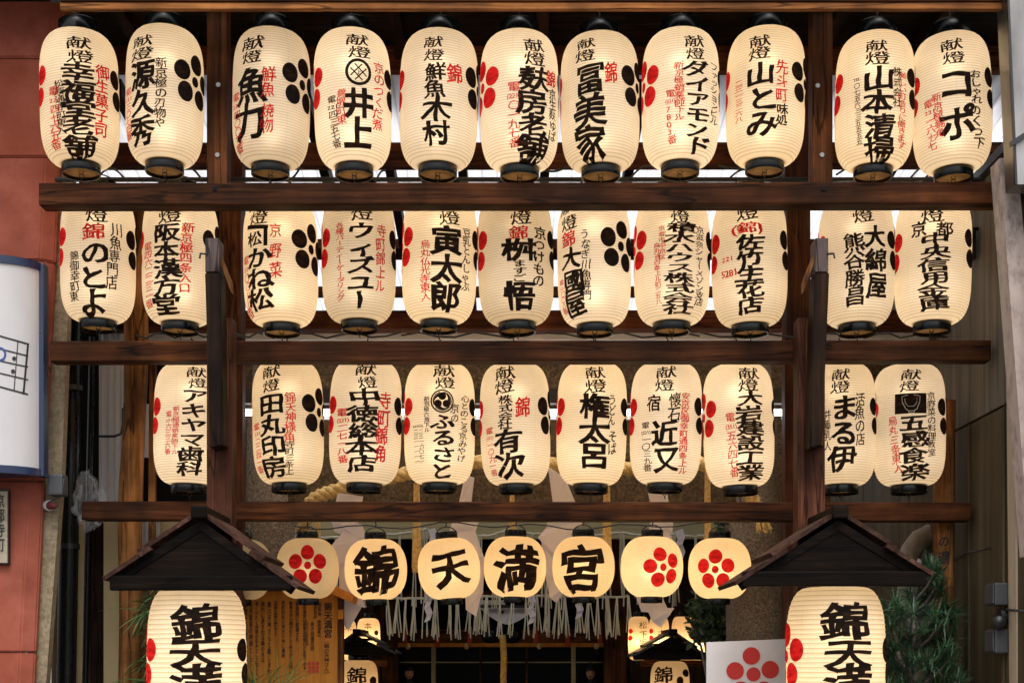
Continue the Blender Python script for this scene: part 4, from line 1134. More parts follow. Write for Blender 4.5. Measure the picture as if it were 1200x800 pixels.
for a, c in ((505.5, 510.5), (669.5, 674.5), (562, 564.4), (616, 618.4)):
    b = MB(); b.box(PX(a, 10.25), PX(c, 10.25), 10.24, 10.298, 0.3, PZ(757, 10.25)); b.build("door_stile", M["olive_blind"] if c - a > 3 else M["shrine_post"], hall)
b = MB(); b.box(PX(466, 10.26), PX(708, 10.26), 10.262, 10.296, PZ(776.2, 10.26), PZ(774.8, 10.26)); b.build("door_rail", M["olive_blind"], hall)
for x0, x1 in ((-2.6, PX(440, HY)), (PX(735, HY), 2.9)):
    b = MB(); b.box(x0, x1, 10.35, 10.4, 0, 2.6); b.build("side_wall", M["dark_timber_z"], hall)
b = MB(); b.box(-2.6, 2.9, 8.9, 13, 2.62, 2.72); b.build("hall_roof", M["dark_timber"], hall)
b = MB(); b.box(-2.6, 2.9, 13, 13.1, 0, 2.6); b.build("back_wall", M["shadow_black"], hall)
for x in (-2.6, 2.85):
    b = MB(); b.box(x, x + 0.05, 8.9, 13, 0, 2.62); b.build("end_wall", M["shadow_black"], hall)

# bamboo blind hanging as a pale olive band under the gate
BY = 8.4
b = MB(); b.box(PX(344, BY), PX(972, BY), BY, BY + 0.02, PZ(631, BY), PZ(588, BY), bevel=0.003)
single(b, "bamboo_blind", M["olive_blind"], "pale olive rolled bamboo blind stretched above the straw fringe", "blind")

# straw fringe ropes
def fringe(name, label, y, spans, sag, length, gap, spread, hair):
    root = thing(name, label, "straw rope", P(600, 640, y))
    rb, sb = MB(), MB()
    for (xa, ya, xb, yb) in spans:
        pts = []
        for i in range(17):
            f = i / 16
            pts.append(P(xa + (xb - xa) * f, ya + (yb - ya) * f + sag * 4 * f * (1 - f), y) + Vector((0, 0, rng.uniform(-.004, .004))))
        rb.tube(pts, 0.0085, 7)
        L = xb - xa
        n_ = max(1, int(L / gap))
        for k in range(n_ + 1):
            f = min(1, max(0, (k + rng.uniform(-.25, .25)) / max(n_, 1)))
            top = P(xa + L * f, ya + (yb - ya) * f + sag * 4 * f * (1 - f), y) + Vector((0, -0.012, 0))
            for h_ in range(hair + rng.randint(-1, 1)):
                dx = rng.uniform(-spread, spread); ln = length * rng.uniform(.86, 1.08)
                off = (rng.random() - .5) * 0.03
                m1 = top + Vector((dx * .35 + off, rng.uniform(-.012, .012), -ln * .5)); e = top + Vector((dx + off, rng.uniform(-.02, .02), -ln))
                sb.tube([top + Vector((off * .4, 0, 0.004)), m1, e], [0.0042, 0.0048, 0.0052], 4)
    rb.build("rope", M["pale_straw"], root, smooth=True); sb.build("straw_fringe", M["pale_straw"], root)
    return root
fringe("fringed_rope", "pale scalloped straw rope with thin fringe along the bamboo blind", 8.0,
       [(352, 628, 430, 626), (430, 626, 500, 620), (500, 620, 560, 628), (560, 628, 600, 618), (600, 618, 640, 626), (640, 626, 728, 624), (728, 624, 790, 626), (790, 626, 850, 624)], 3, 0.40, 16, 0.022, 3)
fringe("fringed_rope", "lower straw rope with long pale hanging strands before the shrine hall", 9.2,
       [(452, 700, 560, 697), (560, 697, 640, 697), (640, 697, 736, 698)], 2, 0.262, 11.5, 0.026, 5)

# thick twisted straw rope along the gate, with tassels
def twisted(name, label, cat, path, rad, mat, turns, strands=3, origin=None, ends=None):
    root = thing(name, label, cat, origin or path[0])
    pts = [Vector(p) for p in path]
    # resample smoothly
    N = 120
    seg = []
    for i in range(N + 1):
        u = i / N * (len(pts) - 1); k = min(int(u), len(pts) - 2); f = u - k
        p0, p1, p2, p3 = pts[max(k - 1, 0)], pts[k], pts[k + 1], pts[min(k + 2, len(pts) - 1)]
        seg.append(0.5 * ((2 * p1) + (p2 - p0) * f + (2 * p0 - 5 * p1 + 4 * p2 - p3) * f * f + (3 * p1 - p0 - 3 * p2 + p3) * f ** 3))
    for s_ in range(strands):
        path2, rs = [], []
        for i, p in enumerate(seg):
            t = (seg[min(i + 1, N)] - seg[max(i - 1, 0)]).normalized()
            u = t.cross(Vector((0, 1, 0)));  u = u.normalized() if u.length > 1e-4 else Vector((1, 0, 0))
            v = t.cross(u)
            a = 2 * math.pi * (turns * i / N + s_ / strands)
            path2.append(p + (u * math.cos(a) + v * math.sin(a)) * rad * 0.52); rs.append(rad * 0.60)
        b = MB(); b.tube(path2, rs, 9); b.build("rope_strand", M[mat], root, smooth=True)
    return root
TY = 6.72
rope = twisted("shrine_rope", "thick twisted golden straw rope slung along the granite gate", "rope",
    [P(352, 640, 6.9), P(362, 592, TY), P(395, 574, TY), P(455, 560, TY), P(505, 548, TY), P(560, 541, TY), P(610, 541, TY), P(660, 545, TY), P(720, 549, TY), P(770, 548, TY), P(825, 544, TY), P(872, 572, TY), P(892, 605, TY)], 0.034, "straw", 19)
b = MB()
for k in range(60):
    x = rng.uniform(-9, 9); b.tube([P(891 + x * .5, 602, TY - .02), P(896 + x, 622 + rng.uniform(-3, 3), TY - .02 + rng.uniform(-.03, .03))], 0.004, 4)
b.build("cut_end", M["straw"], rope)
def straw_tassel(px, y0, y1, y, w, label):
    root = thing("straw_tassel", label, "tassel", P(px, y1, y), "straw tassels hanging from the gate rope")
    b = MB()
    for k in range(26):
        a = rng.uniform(-1, 1); d = rng.uniform(-.02, .02)
        b.tube([P(px + a * w * .35, y0, y + d), P(px + a * w * .5, (y0 + y1) / 2, y + d), P(px + a * w * .62 + rng.uniform(-1, 1), y1 + rng.uniform(-5, 3), y + d)], 0.0045, 5)
    b.build("straw_strand_fringe", M["straw"], root)
    b = MB(); b.tube([P(px - w * .36, y0 + 12, y), P(px + w * .36, y0 + 12, y)], 0.012, 8); b.build("binding", M["pale_straw"], root)
straw_tassel(372, 600, 640, 6.55, 5, "short straw tassel beside the dim round lanterns")
straw_tassel(488, 566, 668, 6.55, 7, "long straw tassel between the brocade and heaven round lanterns")
straw_tassel(600, 580, 626, 6.55, 5, "straw tassel just above the middle round lanterns")
straw_tassel(711, 570, 655, 6.55, 8, "long straw tassel right of the roofed-character round lantern")
straw_tassel(829, 540, 640, 6.55, 6, "straw tassel above the last round lantern")

# big folded paper streamers and small ones
def streamer(name, label, outline_list, y, group, t=0.004):
    root = thing(name, label, "paper streamer", P(outline_list[0][0][0], outline_list[-1][2][1], y), group)
    for i, q in enumerate(outline_list):
        b = MB()
        yy = y + (0.020 if i % 2 else 0)
        tilt = 0.018 * (1 if i % 2 else -1)
        A = [P(px, py, yy) + Vector((0, tilt * (k % 2), 0)) for k, (px, py) in enumerate(q)]
        B = [p + Vector((0, t, 0)) for p in A]
        va, vb = b.verts(A), b.verts(B); n_ = len(q)
        b.face(va); b.face(vb[::-1])
        for k in range(n_): b.face([va[k], vb[k], vb[(k + 1) % n_], va[(k + 1) % n_]])
        b.build("paper_fold", M["shide"], root)
G_ = "large white paper streamers on the gate rope"
streamer("paper_streamer", "large white paper streamer left of the brocade round lantern",
    [[(396, 577), (426, 582), (418, 618), (388, 612)], [(388, 606), (424, 614), (433, 640), (391, 622)], [(403, 622), (432, 632), (398, 662), (388, 640)],
     [(388, 640), (410, 648), (402, 690), (397, 676)], [(398, 662), (424, 690), (428, 712), (398, 700)], [(398, 690), (426, 706), (408, 738), (396, 722)]], 6.5, G_)
streamer("paper_streamer", "large white paper streamer behind the tilted round lantern",
    [[(545, 556), (556, 560), (552, 592), (536, 598)], [(535, 598), (566, 598), (557, 622), (525, 624)], [(525, 622), (557, 622), (568, 655), (540, 640)],
     [(548, 640), (568, 652), (566, 695), (546, 690)], [(545, 690), (566, 690), (558, 722), (546, 714)]], 6.5, G_)
streamer("paper_streamer", "large white paper streamer between the two right-hand brushed round lanterns",
    [[(642, 546), (662, 560), (675, 590), (648, 592)], [(644, 588), (678, 588), (682, 616), (640, 622)], [(640, 618), (676, 612), (655, 655), (630, 630)],
     [(634, 632), (652, 640), (668, 690), (640, 680)], [(640, 676), (664, 688), (652, 706), (644, 700)]], 6.5, G_)
streamer("paper_streamer", "large white paper streamer behind the turned red crest lantern",
    [[(756, 560), (782, 580), (786, 612), (764, 602)], [(764, 604), (790, 600), (788, 624), (758, 632)], [(756, 628), (784, 624), (800, 656), (776, 660)],
     [(745, 698), (772, 690), (786, 720), (752, 716)], [(758, 712), (790, 712), (774, 735), (764, 728)]], 6.5, G_)
def small_streamer(px, py, y, label, n_=4, w=7, h=8.5):
    root = thing("small_paper_streamer", label, "paper streamer", P(px, py + n_ * h, y), "small zigzag paper streamers on the straw ropes")
    for i in range(n_):
        s_ = 1 if i % 2 else -1
        b = MB(); A = b.verts([P(px - w / 2 + s_ * 1.6, py + i * h, y + .01 * (i % 2)), P(px + w / 2 + s_ * 1.6, py + i * h - 3, y + .01 * (i % 2)), P(px + w / 2 - s_ * 1.6, py + (i + 1) * h - 3, y - .01), P(px - w / 2 - s_ * 1.6, py + (i + 1) * h, y - .01)])
        b.face(A)
        r_ = bmesh.ops.extrude_face_region(b.bm, geom=b.bm.faces[:]); bmesh.ops.translate(b.bm, verts=[v for v in r_['geom'] if isinstance(v, bmesh.types.BMVert)], vec=(0, .003, 0))
        b.build("paper_fold", M["shide"], root)
small_streamer(507, 621, 7.9, "small zigzag paper streamer near the top of the long left tassel", 3, 8, 8)
small_streamer(502, 695, 9.1, "small zigzag paper streamer under the tilted round lantern", 4)
small_streamer(623, 698, 9.1, "small zigzag paper streamer right of the bell", 4)
small_streamer(679, 708, 9.1, "small stubby paper streamer under the roofed-character lantern", 2)
small_streamer(797, 622, 7.9, "small zigzag paper streamer by the red crest lanterns", 4, 9, 9)

# paper canopy, bell and its rope
b = MB()
nn = 18
top = [P(563 + 64 * i / nn, 712, 9.5) for i in range(nn + 1)]
bot = [P(563 + 64 * i / nn, 712 + 19 * max(0, 1 - abs(2 * i / nn - 1) ** 1.6) + 0.5, 9.5) + Vector((0, -0.05 * math.sin(math.pi * i / nn), 0)) for i in range(nn + 1)]
TA, TB = b.verts(top), b.verts(bot)
TC = b.verts([p + Vector((0, .02, 0)) for p in top]); TD = b.verts([p + Vector((0, .02, 0)) for p in bot])
for i in range(nn):
    b.face([TA[i], TA[i + 1], TB[i + 1], TB[i]]); b.face([TC[i], TD[i], TD[i + 1], TC[i + 1]]); b.face([TA[i], TC[i], TC[i + 1], TA[i + 1]]); b.face([TB[i], TB[i + 1], TD[i + 1], TD[i]])
pc = single(b, "paper_drum_cover", M["shide"], "pinkish white paper cover hanging above the bell", "cover")
b = MB(); b.box(PX(561, 9.45), PX(640, 9.45), 9.44, 9.47, PZ(711.5, 9.45), PZ(708.5, 9.45)); b.build("hanger_bar", M["black_metal"], pc, keep_local=False)
b = MB(); b.box(PX(563, 9.5), PX(592, 9.5), 9.48, 9.52, PZ(708, 9.5), PZ(703, 9.5)); b.build("upper_paper", M["shide"], pc)
bell = thing("shrine_bell", "black lobed shrine bell over the golden rope", "bell", P(589, 755, 9.5))
for sx in (575, 600):
    c = P(sx, 744, 9.5); b = MB(); b.lathe([(0.001, -.055), (.035, -.05), (.062, -.025), (.07, 0), (.062, .03), (.035, .06), (.012, .075), (.001, .078)], c, 28); b.build("bell_lobe", M["black_lacquer"], bell, smooth=True)
b = MB(); b.tube([P(588, 736, 9.5), P(588, 715, 9.5)], 0.02, 10); b.build("bell_neck", M["black_metal"], bell)
twisted("bell_rope", "golden twisted bell pull rope hanging below the shrine bell", "rope", [P(589, 745, 9.42), P(590.5, 770, 9.42), P(590, 800, 9.42), P(590, 880, 9.42), P(590, 960, 9.42)], 0.021, "bell_rope", 16)

for px, r0, bead in ((474, 728, 478), (512.5, 733, None), (550.5, 734, 547), (628, 734, 632), (665.5, 731, None), (703, 728, 699)):
    root = thing("red_tassel", "red silk tassel on the dim shrine hall lintel", "tassel", P(px, 756, 9.9), "red silk tassels along the shrine hall lintel")
    b = MB()
    for k in range(14):
        a = rng.uniform(-1, 1); b.tube([P(px + a * 1.6, r0, 9.9 + rng.uniform(-.01, .01)), P(px + a * 2.4, 757 - (0 if bead is None else 4), 9.9 + rng.uniform(-.01, .01))], 0.006, 5)
    b.build("silk_fringe", M["red_cloth"], root)
    if bead is not None:
        c = P(bead, 757, 9.88); b = MB(); b.lathe([(0.001, -.02), (.013, -.017), (.02, 0), (.015, .015), (.006, .024), (.001, .026)], c, 12); b.build("bead", M["gold_bead"], root, smooth=True)

# two little guardian statues behind the glass doors
def statue(px, py, y, label, face_turn, hat):
    root = thing("guardian_statue", label, "statue", P(px, 830, y))
    k = 10.6 * y / F                                             # width of the face
    c = P(px, py, y)
    b = MB()
    bmesh.ops.create_uvsphere(b.bm, u_segments=24, v_segments=18, radius=1.0)
    for v in b.bm.verts:
        x, yy, z = v.co
        taper = 1 - 0.22 * max(0, -z)
        v.co = Vector((x * .5 * taper, yy * .52, z * .66))
        if yy < -0.5:
            if abs(x) < .16 and -.25 < z < .2: v.co.y -= .10 * (1 - abs(x) / .16) * (1 - abs(z + .05) / .3)     # nose
            if .1 < abs(x) < .45 and .05 < z < .28: v.co.y += .05                                                # eye sockets
            if abs(x) < .3 and -.45 < z < -.3: v.co.y += .03
        v.co = Matrix.Rotation(face_turn, 3, 'Z') @ v.co * k + c
    b.build("head", M["skin"], root, smooth=True)
    def on_face(x, z, rx, rz, nm, mat, lift=.03):
        b = MB(); bmesh.ops.create_uvsphere(b.bm, u_segments=10, v_segments=8, radius=1.0)
        yy = -.52 * math.sqrt(max(.05, 1 - (x / .5) ** 2 - (z / .66) ** 2)) - lift * 0.3
        for v in b.bm.verts: v.co = Matrix.Rotation(face_turn, 3, 'Z') @ Vector((v.co.x * rx + x, v.co.y * .05 + yy, v.co.z * rz + z)) * k + c
        b.build(nm, M[mat], root, smooth=True)
    for s_ in (-1, 1):
        on_face(.19 * s_, .12, .09, .035, "eye", "robe"); on_face(.19 * s_, .24, .13, .03, "eyebrow", "robe")
    on_face(0, -.27, .19, .04, "moustache", "robe", .1); on_face(0, -.36, .10, .025, "mouth", "robe_light", .08); on_face(0, -.58, .10, .09, "beard", "robe", .08)
    b = MB(); b.lathe([(.50 * k, .34 * k), (.55 * k, .46 * k), (.52 * k, .62 * k), (.36 * k, .82 * k), (.20 * k, .92 * k), (.17 * k, 1.25 * k), (.001, 1.3 * k)] if hat else [(.50 * k, .34 * k), (.54 * k, .5 * k), (.35 * k, .75 * k), (.001, .82 * k)], c + Vector((0, .02 * k, 0)), 20); b.build("cap", M["robe"], root, smooth=True)
    b = MB(); b.lathe([(.22 * k, -.5 * k), (.3 * k, -.8 * k), (.8 * k, -1.05 * k), (1.25 * k, -1.6 * k), (1.5 * k, -2.6 * k), (1.9 * k, -4.2 * k), (.01, -4.2 * k)], c + Vector((0, .1 * k, 0)), 24)
    for v in b.bm.verts: v.co.y = c.y + (v.co.y - c.y) * .6
    b.build("robe", M["robe"], root, smooth=True)
    b = MB(); b.tube([c + Vector((.9 * k, -.3 * k, -1.3 * k)), c + Vector((1.1 * k, -.6 * k, -2.0 * k)), c + Vector((.3 * k, -.95 * k, -2.3 * k))], [.3 * k, .38 * k, .30 * k], 12); b.build("sleeve", M["robe_light"], root, smooth=True)
statue(479.5, 789, 10.15, "small painted guardian statue by the left hall post", R(20), False)
statue(692, 789, 10.15, "small bearded guardian statue by the right hall post", R(-8), True)
b = MB(); c = P(547, 790, 10.8)
b.lathe([(.05, -.08), (.055, -.02), (.04, .03), (.001, .045)], c, 20); single(b, "helmet", M["grey_plastic"], "dull grey rounded helmet in the dark of the hall", "helmet", smooth=True)
b = MB(); c = P(623.5, 790, 10.8)
b.lathe([(.05, -.08), (.055, -.02), (.04, .03), (.001, .045)], c, 20); single(b, "helmet", M["grey_plastic"], "dull teal rounded helmet right of the bell rope", "helmet", smooth=True)

# ------------------------------------------------------------------ small lanterns deeper in the precinct
def small_lantern(cx_, ytop, ybot, w, y, label, txt, red, group, power=.5, black=None):
    h_ = (ybot - ytop) * y / F; r_ = w / 2 * y / F
    loc = Vector((PX(cx_, y), y, PZ(ybot, y)))
    sh = Shape(loc.x, y, loc.z, h_, r_, r_ * .5)
    root = thing("small_lantern", label, "lantern", loc, group)
    b = MB(); b.lathe(ribbed_profile(sh, 24, 0.0006, 2), (0, 0, 0), 40); b.build("paper_shade", M["paper_amber"], root, smooth=True, keep_local=True)
    for nm, za, zb in (("bottom_ring", -.02, .003), ("top_ring", h_ - .003, h_ + .03)):
        b = MB(); b.lathe(ring_profile(r_ * .5 + .001, za, zb, .003), (0, 0, 0), 32, close=True); b.build(nm, M["black_lacquer"], root, smooth=True, angle=40, keep_local=True)
    bulb(root, h_ * .42, power, AMBER, .02)
    if txt:
        bm = bmesh.new()
        for ch, px, py, s_, bo in txt: put_glyph(bm, sh, ch, px, py, s_[0], s_[1], bo, .8)
        mesh_obj(bm, "lettering", M["ink"], root)
    for pts, mt, nm in ((red, "crest_red", "red_petal_print"), (black, "crest_black", "black_petal_print")):
        if pts:
            bm = bmesh.new()
            for px, py, q in pts:
                th, z, t, c = sh.hit(px, py); disc_on(bm, sh, th, z, q * t / F / c * .8, q * t / F, .0012)
            mesh_obj(bm, nm, M[mt], root)
    return root
M["paper_amber"] = paper_mat("small amber lantern paper", 24, 0.2, (0.97, 0.82, 0.60), (0.75, 0.62, 0.42), rib=0.85, gores=6)
GS = "small amber lanterns glowing deep in the precinct"
small_lantern(748.5, 722, 773, 25, 8.6, "small amber lantern with a short vertical word left of the tiled roof", [("松", 754, 732, (9, 9), .0), ("下", 754, 743, (9, 9), .01), ("坂", 754, 752, (9, 9), .0), ("和", 754, 759, (9, 9), .0)], [(739, 739, 3), (738.5, 747, 3)], GS)
small_lantern(772, 722, 772, 24, 8.8, "small amber lantern just behind the tiled roof peak", [("古", 775, 742, (9, 9), .01)], [(763, 739, 3), (763, 747, 3)], GS)
small_lantern(800, 722, 776, 26, 8.7, "small amber lantern glowing through the dark shrub", [], [(814, 741, 3), (815, 748, 3)], GS)
small_lantern(821, 724, 776, 22, 8.9, "small amber lantern mostly hidden behind shrub and white placard", [], [(829, 745, 3)], GS)
small_lantern(406, 726, 776, 24, 8.6, "small amber lantern with red dots beside the notice board", [("木", 408, 735, (8, 8), 0)], [(397, 741, 3), (396, 749, 3)], GS)
small_lantern(432, 724, 766, 27, 8.5, "small bright amber lantern under the brocade round lantern", [("本", 431, 733, (9, 8), 0), ("十", 432, 746, (9, 8), 0)], [], GS, black=[(441, 741, 3), (441, 749, 3)])
GR = "small roofed lanterns standing before the shrine hall"
small_lantern(420, 773, 840, 46, 7.9, "small roofed lantern with brocade character right of the notice board", [("錦", 417, 791, (24, 20), .02), ("天", 417, 812, (22, 18), .02)], [], GR, .52, black=[(437.5, 797, 5)])
small_lantern(785, 774, 845, 46, 7.9, "small roofed lantern with brocade character left of the white placard", [("錦", 776, 790, (22, 19), .02), ("天", 776, 812, (20, 18), .02)], [], GR, .52, black=[(804, 788, 4.5), (797, 797, 5)])
M["tile"] = plain("black glazed roof tile", (0.012, 0.013, 0.016), rough=0.28)
for cx_, apex, lx, ly, rx, ry, lab in ((418, 744, 390, 764, 463, 766, "little black tiled roof beside the orange notice board"), (789, 744, 742, 769, 832, 772, "little black tiled roof left of the white placard")):
    gable_roof(cx_, apex, lx, ly, rx, ry, 7.72, 8.12, lab, "little black roofs over the small lanterns", ("tile", "gable_wood"), .8)
    t_ = thing("lantern_stand", "dark wooden stand under the " + lab, "stand", (PX(cx_, 8.15), 8.15, 0))
    b = MB(); b.box(PX(cx_ - 8, 8.15), PX(cx_ + 8, 8.15), 8.13, 8.19, 0, PZ(752, 8.15)); b.build("stand_post", M["shrine_post"], t_)
    b = MB(); b.box(PX(cx_ - 38, 8.12), PX(cx_ + 36, 8.12), 8.09, 8.125, PZ(780, 8.12), PZ(773, 8.12)); b.build("cross_rail", M["shrine_wood"], t_)

# dark screen walls added each side of the hall so the precinct is deep and dim
for x0, x1, lab in ((PX(250, 9.3), PX(438, 9.3), "dark plank screen added to dim the precinct behind the notice board"), (PX(738, 9.3), PX(1010, 9.3), "dark plank screen added to dim the precinct behind the shrub and placard")):
    b = MB(); b.box(x0, x1, 9.3, 9.36, 0, PZ(640, 9.3)); single(b, "dimming_screen", M["dark_timber_z"], lab, "screen")

# ------------------------------------------------------------------ notice board
nb = thing("notice_board", "orange varnished notice board with columns of black writing and small gable", "notice board", P(335, 900, 6.4))
NY = 6.4
b = MB(); b.box(PX(262, NY), PX(396, NY), NY, NY + 0.03, PZ(840, NY), PZ(692, NY), bevel=0.004); b.build("board", M["orange_wood"], nb)
b = MB(); b.prism([(PX(376, 6.3), PZ(689, 6.3)), (PX(380, 6.3), PZ(680, 6.3)), (PX(414, 6.3), PZ(697, 6.3)), (PX(412, 6.3), PZ(706, 6.3))], 6.3, 6.5); b.build("gable_board", M["orange_wood"], nb)
b = MB(); b.prism([(PX(256, 6.3), PZ(694, 6.3)), (PX(256, 6.3), PZ(686, 6.3)), (PX(374, 6.3), PZ(676, 6.3)), (PX(374, 6.3), PZ(688, 6.3))], 6.32, 6.5); b.build("gable_board", M["shrine_wood"], nb)
b = MB(); b.box(PX(396.5, NY), PX(402, NY), NY - .01, NY + 0.05, PZ(900, NY), PZ(700, NY)); b.build("board_post", M["shrine_post"], nb)
b = MB(); b.box(PX(397, NY), PX(403, NY), NY - .03, NY - .012, PZ(725, NY), PZ(714, NY)); b.build("end_peg", M["orange_wood"], nb)
def flat_column(bm, text, px, y0, y1, w, y, bold=0.0, amt=.3):
    cs = cells(text); st = (y1 - y0) / len(cs)
    for i, c in enumerate(cs):
        V, Fc = glyph(c, bold); ctr = P(px, y0 + st * (i + .5), y); H = st * y / F * 1.02; W = w * y / F; seed = rng.uniform(0, 6)
        turn = c in 'ー（）'
        vs = []
        for gx, gy in V:
            if turn: gx, gy = 0.5 - (gy - 0.38) if c == 'ー' else 0.5 + (gy - 0.38), 0.38 - (gx - 0.5)
            gx, gy = warp(gx, gy, seed, amt)
            vs.append(bm.verts.new((ctr.x + (gx - .5) * W, y, ctr.z + (gy - .38) * H)))
        for f in Fc:
            try: bm.faces.new([vs[i2] for i2 in f])
            except ValueError: pass
bm = bmesh.new(); flat_column(bm, "錦天満宮", 384.5, 705, 747, 10, NY - .003, .02); flat_column(bm, "（錦の天神さん）", 383, 748, 792, 6.5, NY - .003, .01)
o = mesh_obj(bm, "title_lettering", M["board_ink"], nb); o.data.transform(Matrix.Translation(-abs_loc(nb)))
bm = bmesh.new()
TX = ["御祭神", "菅原道真公", "御神徳知恵学問", "商才招福厄除", "錦天満宮は長保五年菅公の生家である", "菅原院に創建され", "歓喜光寺の鎮守社として移り天正年間に", "寺町四条の現在の地に遷座", "以来錦小路東の端にあって", "錦の天神さんと親しまれ", "境内に湧き出る錦の水は", "清く冷たく良質の名水として知られ", "商売繁盛の神様として", "崇敬を集めている"]
cols_ = [(374.5, 705, 722), (374, 726, 746), (369.5, 705, 724), (366, 728, 762), (357, 705, 784), (348.5, 704, 752), (341, 704, 788), (332, 703, 770), (323, 703, 745), (315.5, 704, 790), (308, 704, 776), (301, 704, 792), (294, 704, 780), (288, 704, 770)]
for t_, (px, a, c) in zip(TX, cols_): flat_column(bm, t_, px, a, c, 4.6, NY - .003, .012)
flat_column(bm, "京都市中京区新京極通", 360, 726, 756, 3.6, NY - .003)
o = mesh_obj(bm, "notice_lettering", M["board_ink"], nb); o.data.transform(Matrix.Translation(-abs_loc(nb)))
b = MB()
for i in range(3):
    for k in range(3):
        x, y_ = 361 + i * 4.6, 775 + k * 4.6
        b.box(PX(x, NY), PX(x + 3.6, NY), NY - .0034, NY - .0006, PZ(y_ + 3.6, NY), PZ(y_, NY))
b.build("stamp_print", M["stamp_ink"], nb)

# white placard with red crest
pl = thing("crest_placard", "white placard with flat red plum crest before the granite pillar", "placard", P(877, 900, 5.6))
b = MB(); b.prism([(PX(828, 5.6), PZ(752, 5.6)), (PX(925, 5.6), PZ(748, 5.6)), (PX(926, 5.6), PZ(880, 5.6)), (PX(828, 5.6), PZ(880, 5.6))], 5.6, 5.612); b.build("placard_board", M["placard"], pl)
bm = bmesh.new()
for px, py, r_ in ((880.5, 768, 10.3), (861.5, 785.5, 10.3), (902.5, 784, 10.3), (883, 789.5, 8.3), (868.5, 808, 10.3), (895.5, 808, 10.3)):
    c = P(px, py, 5.598)
    bm.faces.new([bm.verts.new((c.x + r_ * 5.6 / F * math.cos(2 * math.pi * k / 40), 5.5975, c.z + r_ * 5.6 / F * math.sin(2 * math.pi * k / 40))) for k in range(40)])
o = mesh_obj(bm, "red_crest_print", M["sign_red"], pl); o.data.transform(Matrix.Translation(-abs_loc(pl)))
b = MB(); b.box(PX(870, 5.63), PX(884, 5.63), 5.614, 5.65, 0, PZ(870, 5.63)); b.build("placard_leg", M["shrine_post"], pl)

# ------------------------------------------------------------------ poles, pipes and boxes at the sides
def log(px_top, px_bot, py_top, y, r, label, wob=.006, mat="pole"):
    b = MB(); n_ = 26; pts, rs = [], []
    z1, z0 = PZ(py_top, y), 0.0
    xt = PX(px_top, y); xb = PX(px_bot, y); zb = PZ(800, y)
    for i in range(n_ + 1):
        z = z1 + (z0 - z1) * i / n_
        f = (z1 - z) / (z1 - zb)
        pts.append((xt + (xb - xt) * f + wob * math.sin(z * 5), y + wob * math.cos(z * 4), z)); rs.append(r * (1 + .05 * math.sin(z * 9)))
    b.tube(pts, rs, 24)
    return single(b, "cedar_pole", M[mat], label, "pole", smooth=True)
log(161, 151, 248, 6.05, .050, "knotty orange cedar pole standing left of the lantern frame")
b = MB(); b.prism([(PX(170, 6.11), 0), (PX(178, 6.11), 0), (PX(182, 6.11), PZ(410, 6.11)), (PX(175, 6.11), PZ(410, 6.11))], 6.11, 6.14)
single(b, "cedar_batten", M["pole"], "thin cedar batten beside the knotty left pole", "batten")
cp = log(1107, 1108, 470, 5.9, .042, "cedar pole with black brush writing before the plywood wall")
bm = bmesh.new()
shp = Shape(PX(1107, 5.9), 5.9, 0, 10, .0466, .0466)
for ch, py, s_ in (("い", 618, 13), ("の", 634, 12), ("湯", 653, 15)):
    put_glyph(bm, shp, ch, 1106.5, py, s_, s_, .02, 1.0)
o = mesh_obj(bm, "brush_lettering", M["board_ink"], cp); o.data.transform(Matrix.Translation(Vector((shp.X, shp.Y, 0)) - cp.location))

dp = thing("drainpipe", "glossy black drainpipe in the gap beside the red corner", "pipe", P(80, 775, 6.1))
b = MB(); b.tube([P(86, 372, 6.1), P(82, 560, 6.1), P(74, 1000, 6.1), (PX(72, 6.1), 6.1, 0)], .042, 20); b.build("pipe_run", M["black_pipe"], dp, smooth=True)
for py in (455, 640):
    b = MB(); b.tube([P(85.2 - (py - 400) * .018, py - 3, 6.1), P(85.2 - (py - 400) * .018, py + 3, 6.1)], .047, 20); b.build("pipe_clip", M["black_metal"], dp, smooth=True, angle=40)
b = MB(); b.tube([P(108, 395, 6.2), P(104, 600, 6.2), P(98, 900, 6.2), (PX(96, 6.2), 6.2, 0)], .014, 10); single(b, "conduit", M["black_pipe"], "thin black conduit right of the drainpipe", "conduit", smooth=True)
b = MB(); b.tube([P(116, 511, 6.2), P(134, 511, 6.2), P(142, 508, 6.2), P(144, 498, 6.2), P(144, 478, 6.2)], .006, 8); single(b, "bent_wire", M["black_metal"], "black bent wire crossing the pale corrugated strip", "wire", smooth=True)

jb = thing("junction_box", "small grey junction box with a loose wire above the red bulb", "box", P(65, 581, 5.64))
b = MB(); b.box(PX(56, 5.6), PX(74, 5.6), 5.59, 5.668, PZ(580, 5.6), PZ(555, 5.6), bevel=.008); b.build("box_body", M["grey_plastic"], jb)
b = MB(); b.tube([P(70, 554, 5.62), P(75, 562, 5.60), P(73, 574, 5.60), P(70, 582, 5.62), P(58, 588, 5.62)], .0022, 6); b.build("loose_wire", M["grey_plastic"], jb, smooth=True)
lp = thing("signal_lamp", "small white lamp base with dark red cap under the grey box", "lamp", P(60, 598, 5.64))
b = MB(); b.tube([P(54.5, 592, 5.66), P(58, 592, 5.64), P(58.2, 592, 5.638)], [.020, .022, .018], 20); b.build("lamp_base", M["sign_white"], lp, smooth=True, angle=40)
M["dark_red"] = plain("dark red lens", (0.10, 0.02, 0.02), rough=0.3)
b = MB(); b.tube([P(58.5, 592, 5.635), P(63, 592.5, 5.61), P(66.5, 593, 5.59)], [.017, .014, .003], 20); b.build("red_lens", M["dark_red"], lp, smooth=True, angle=40)

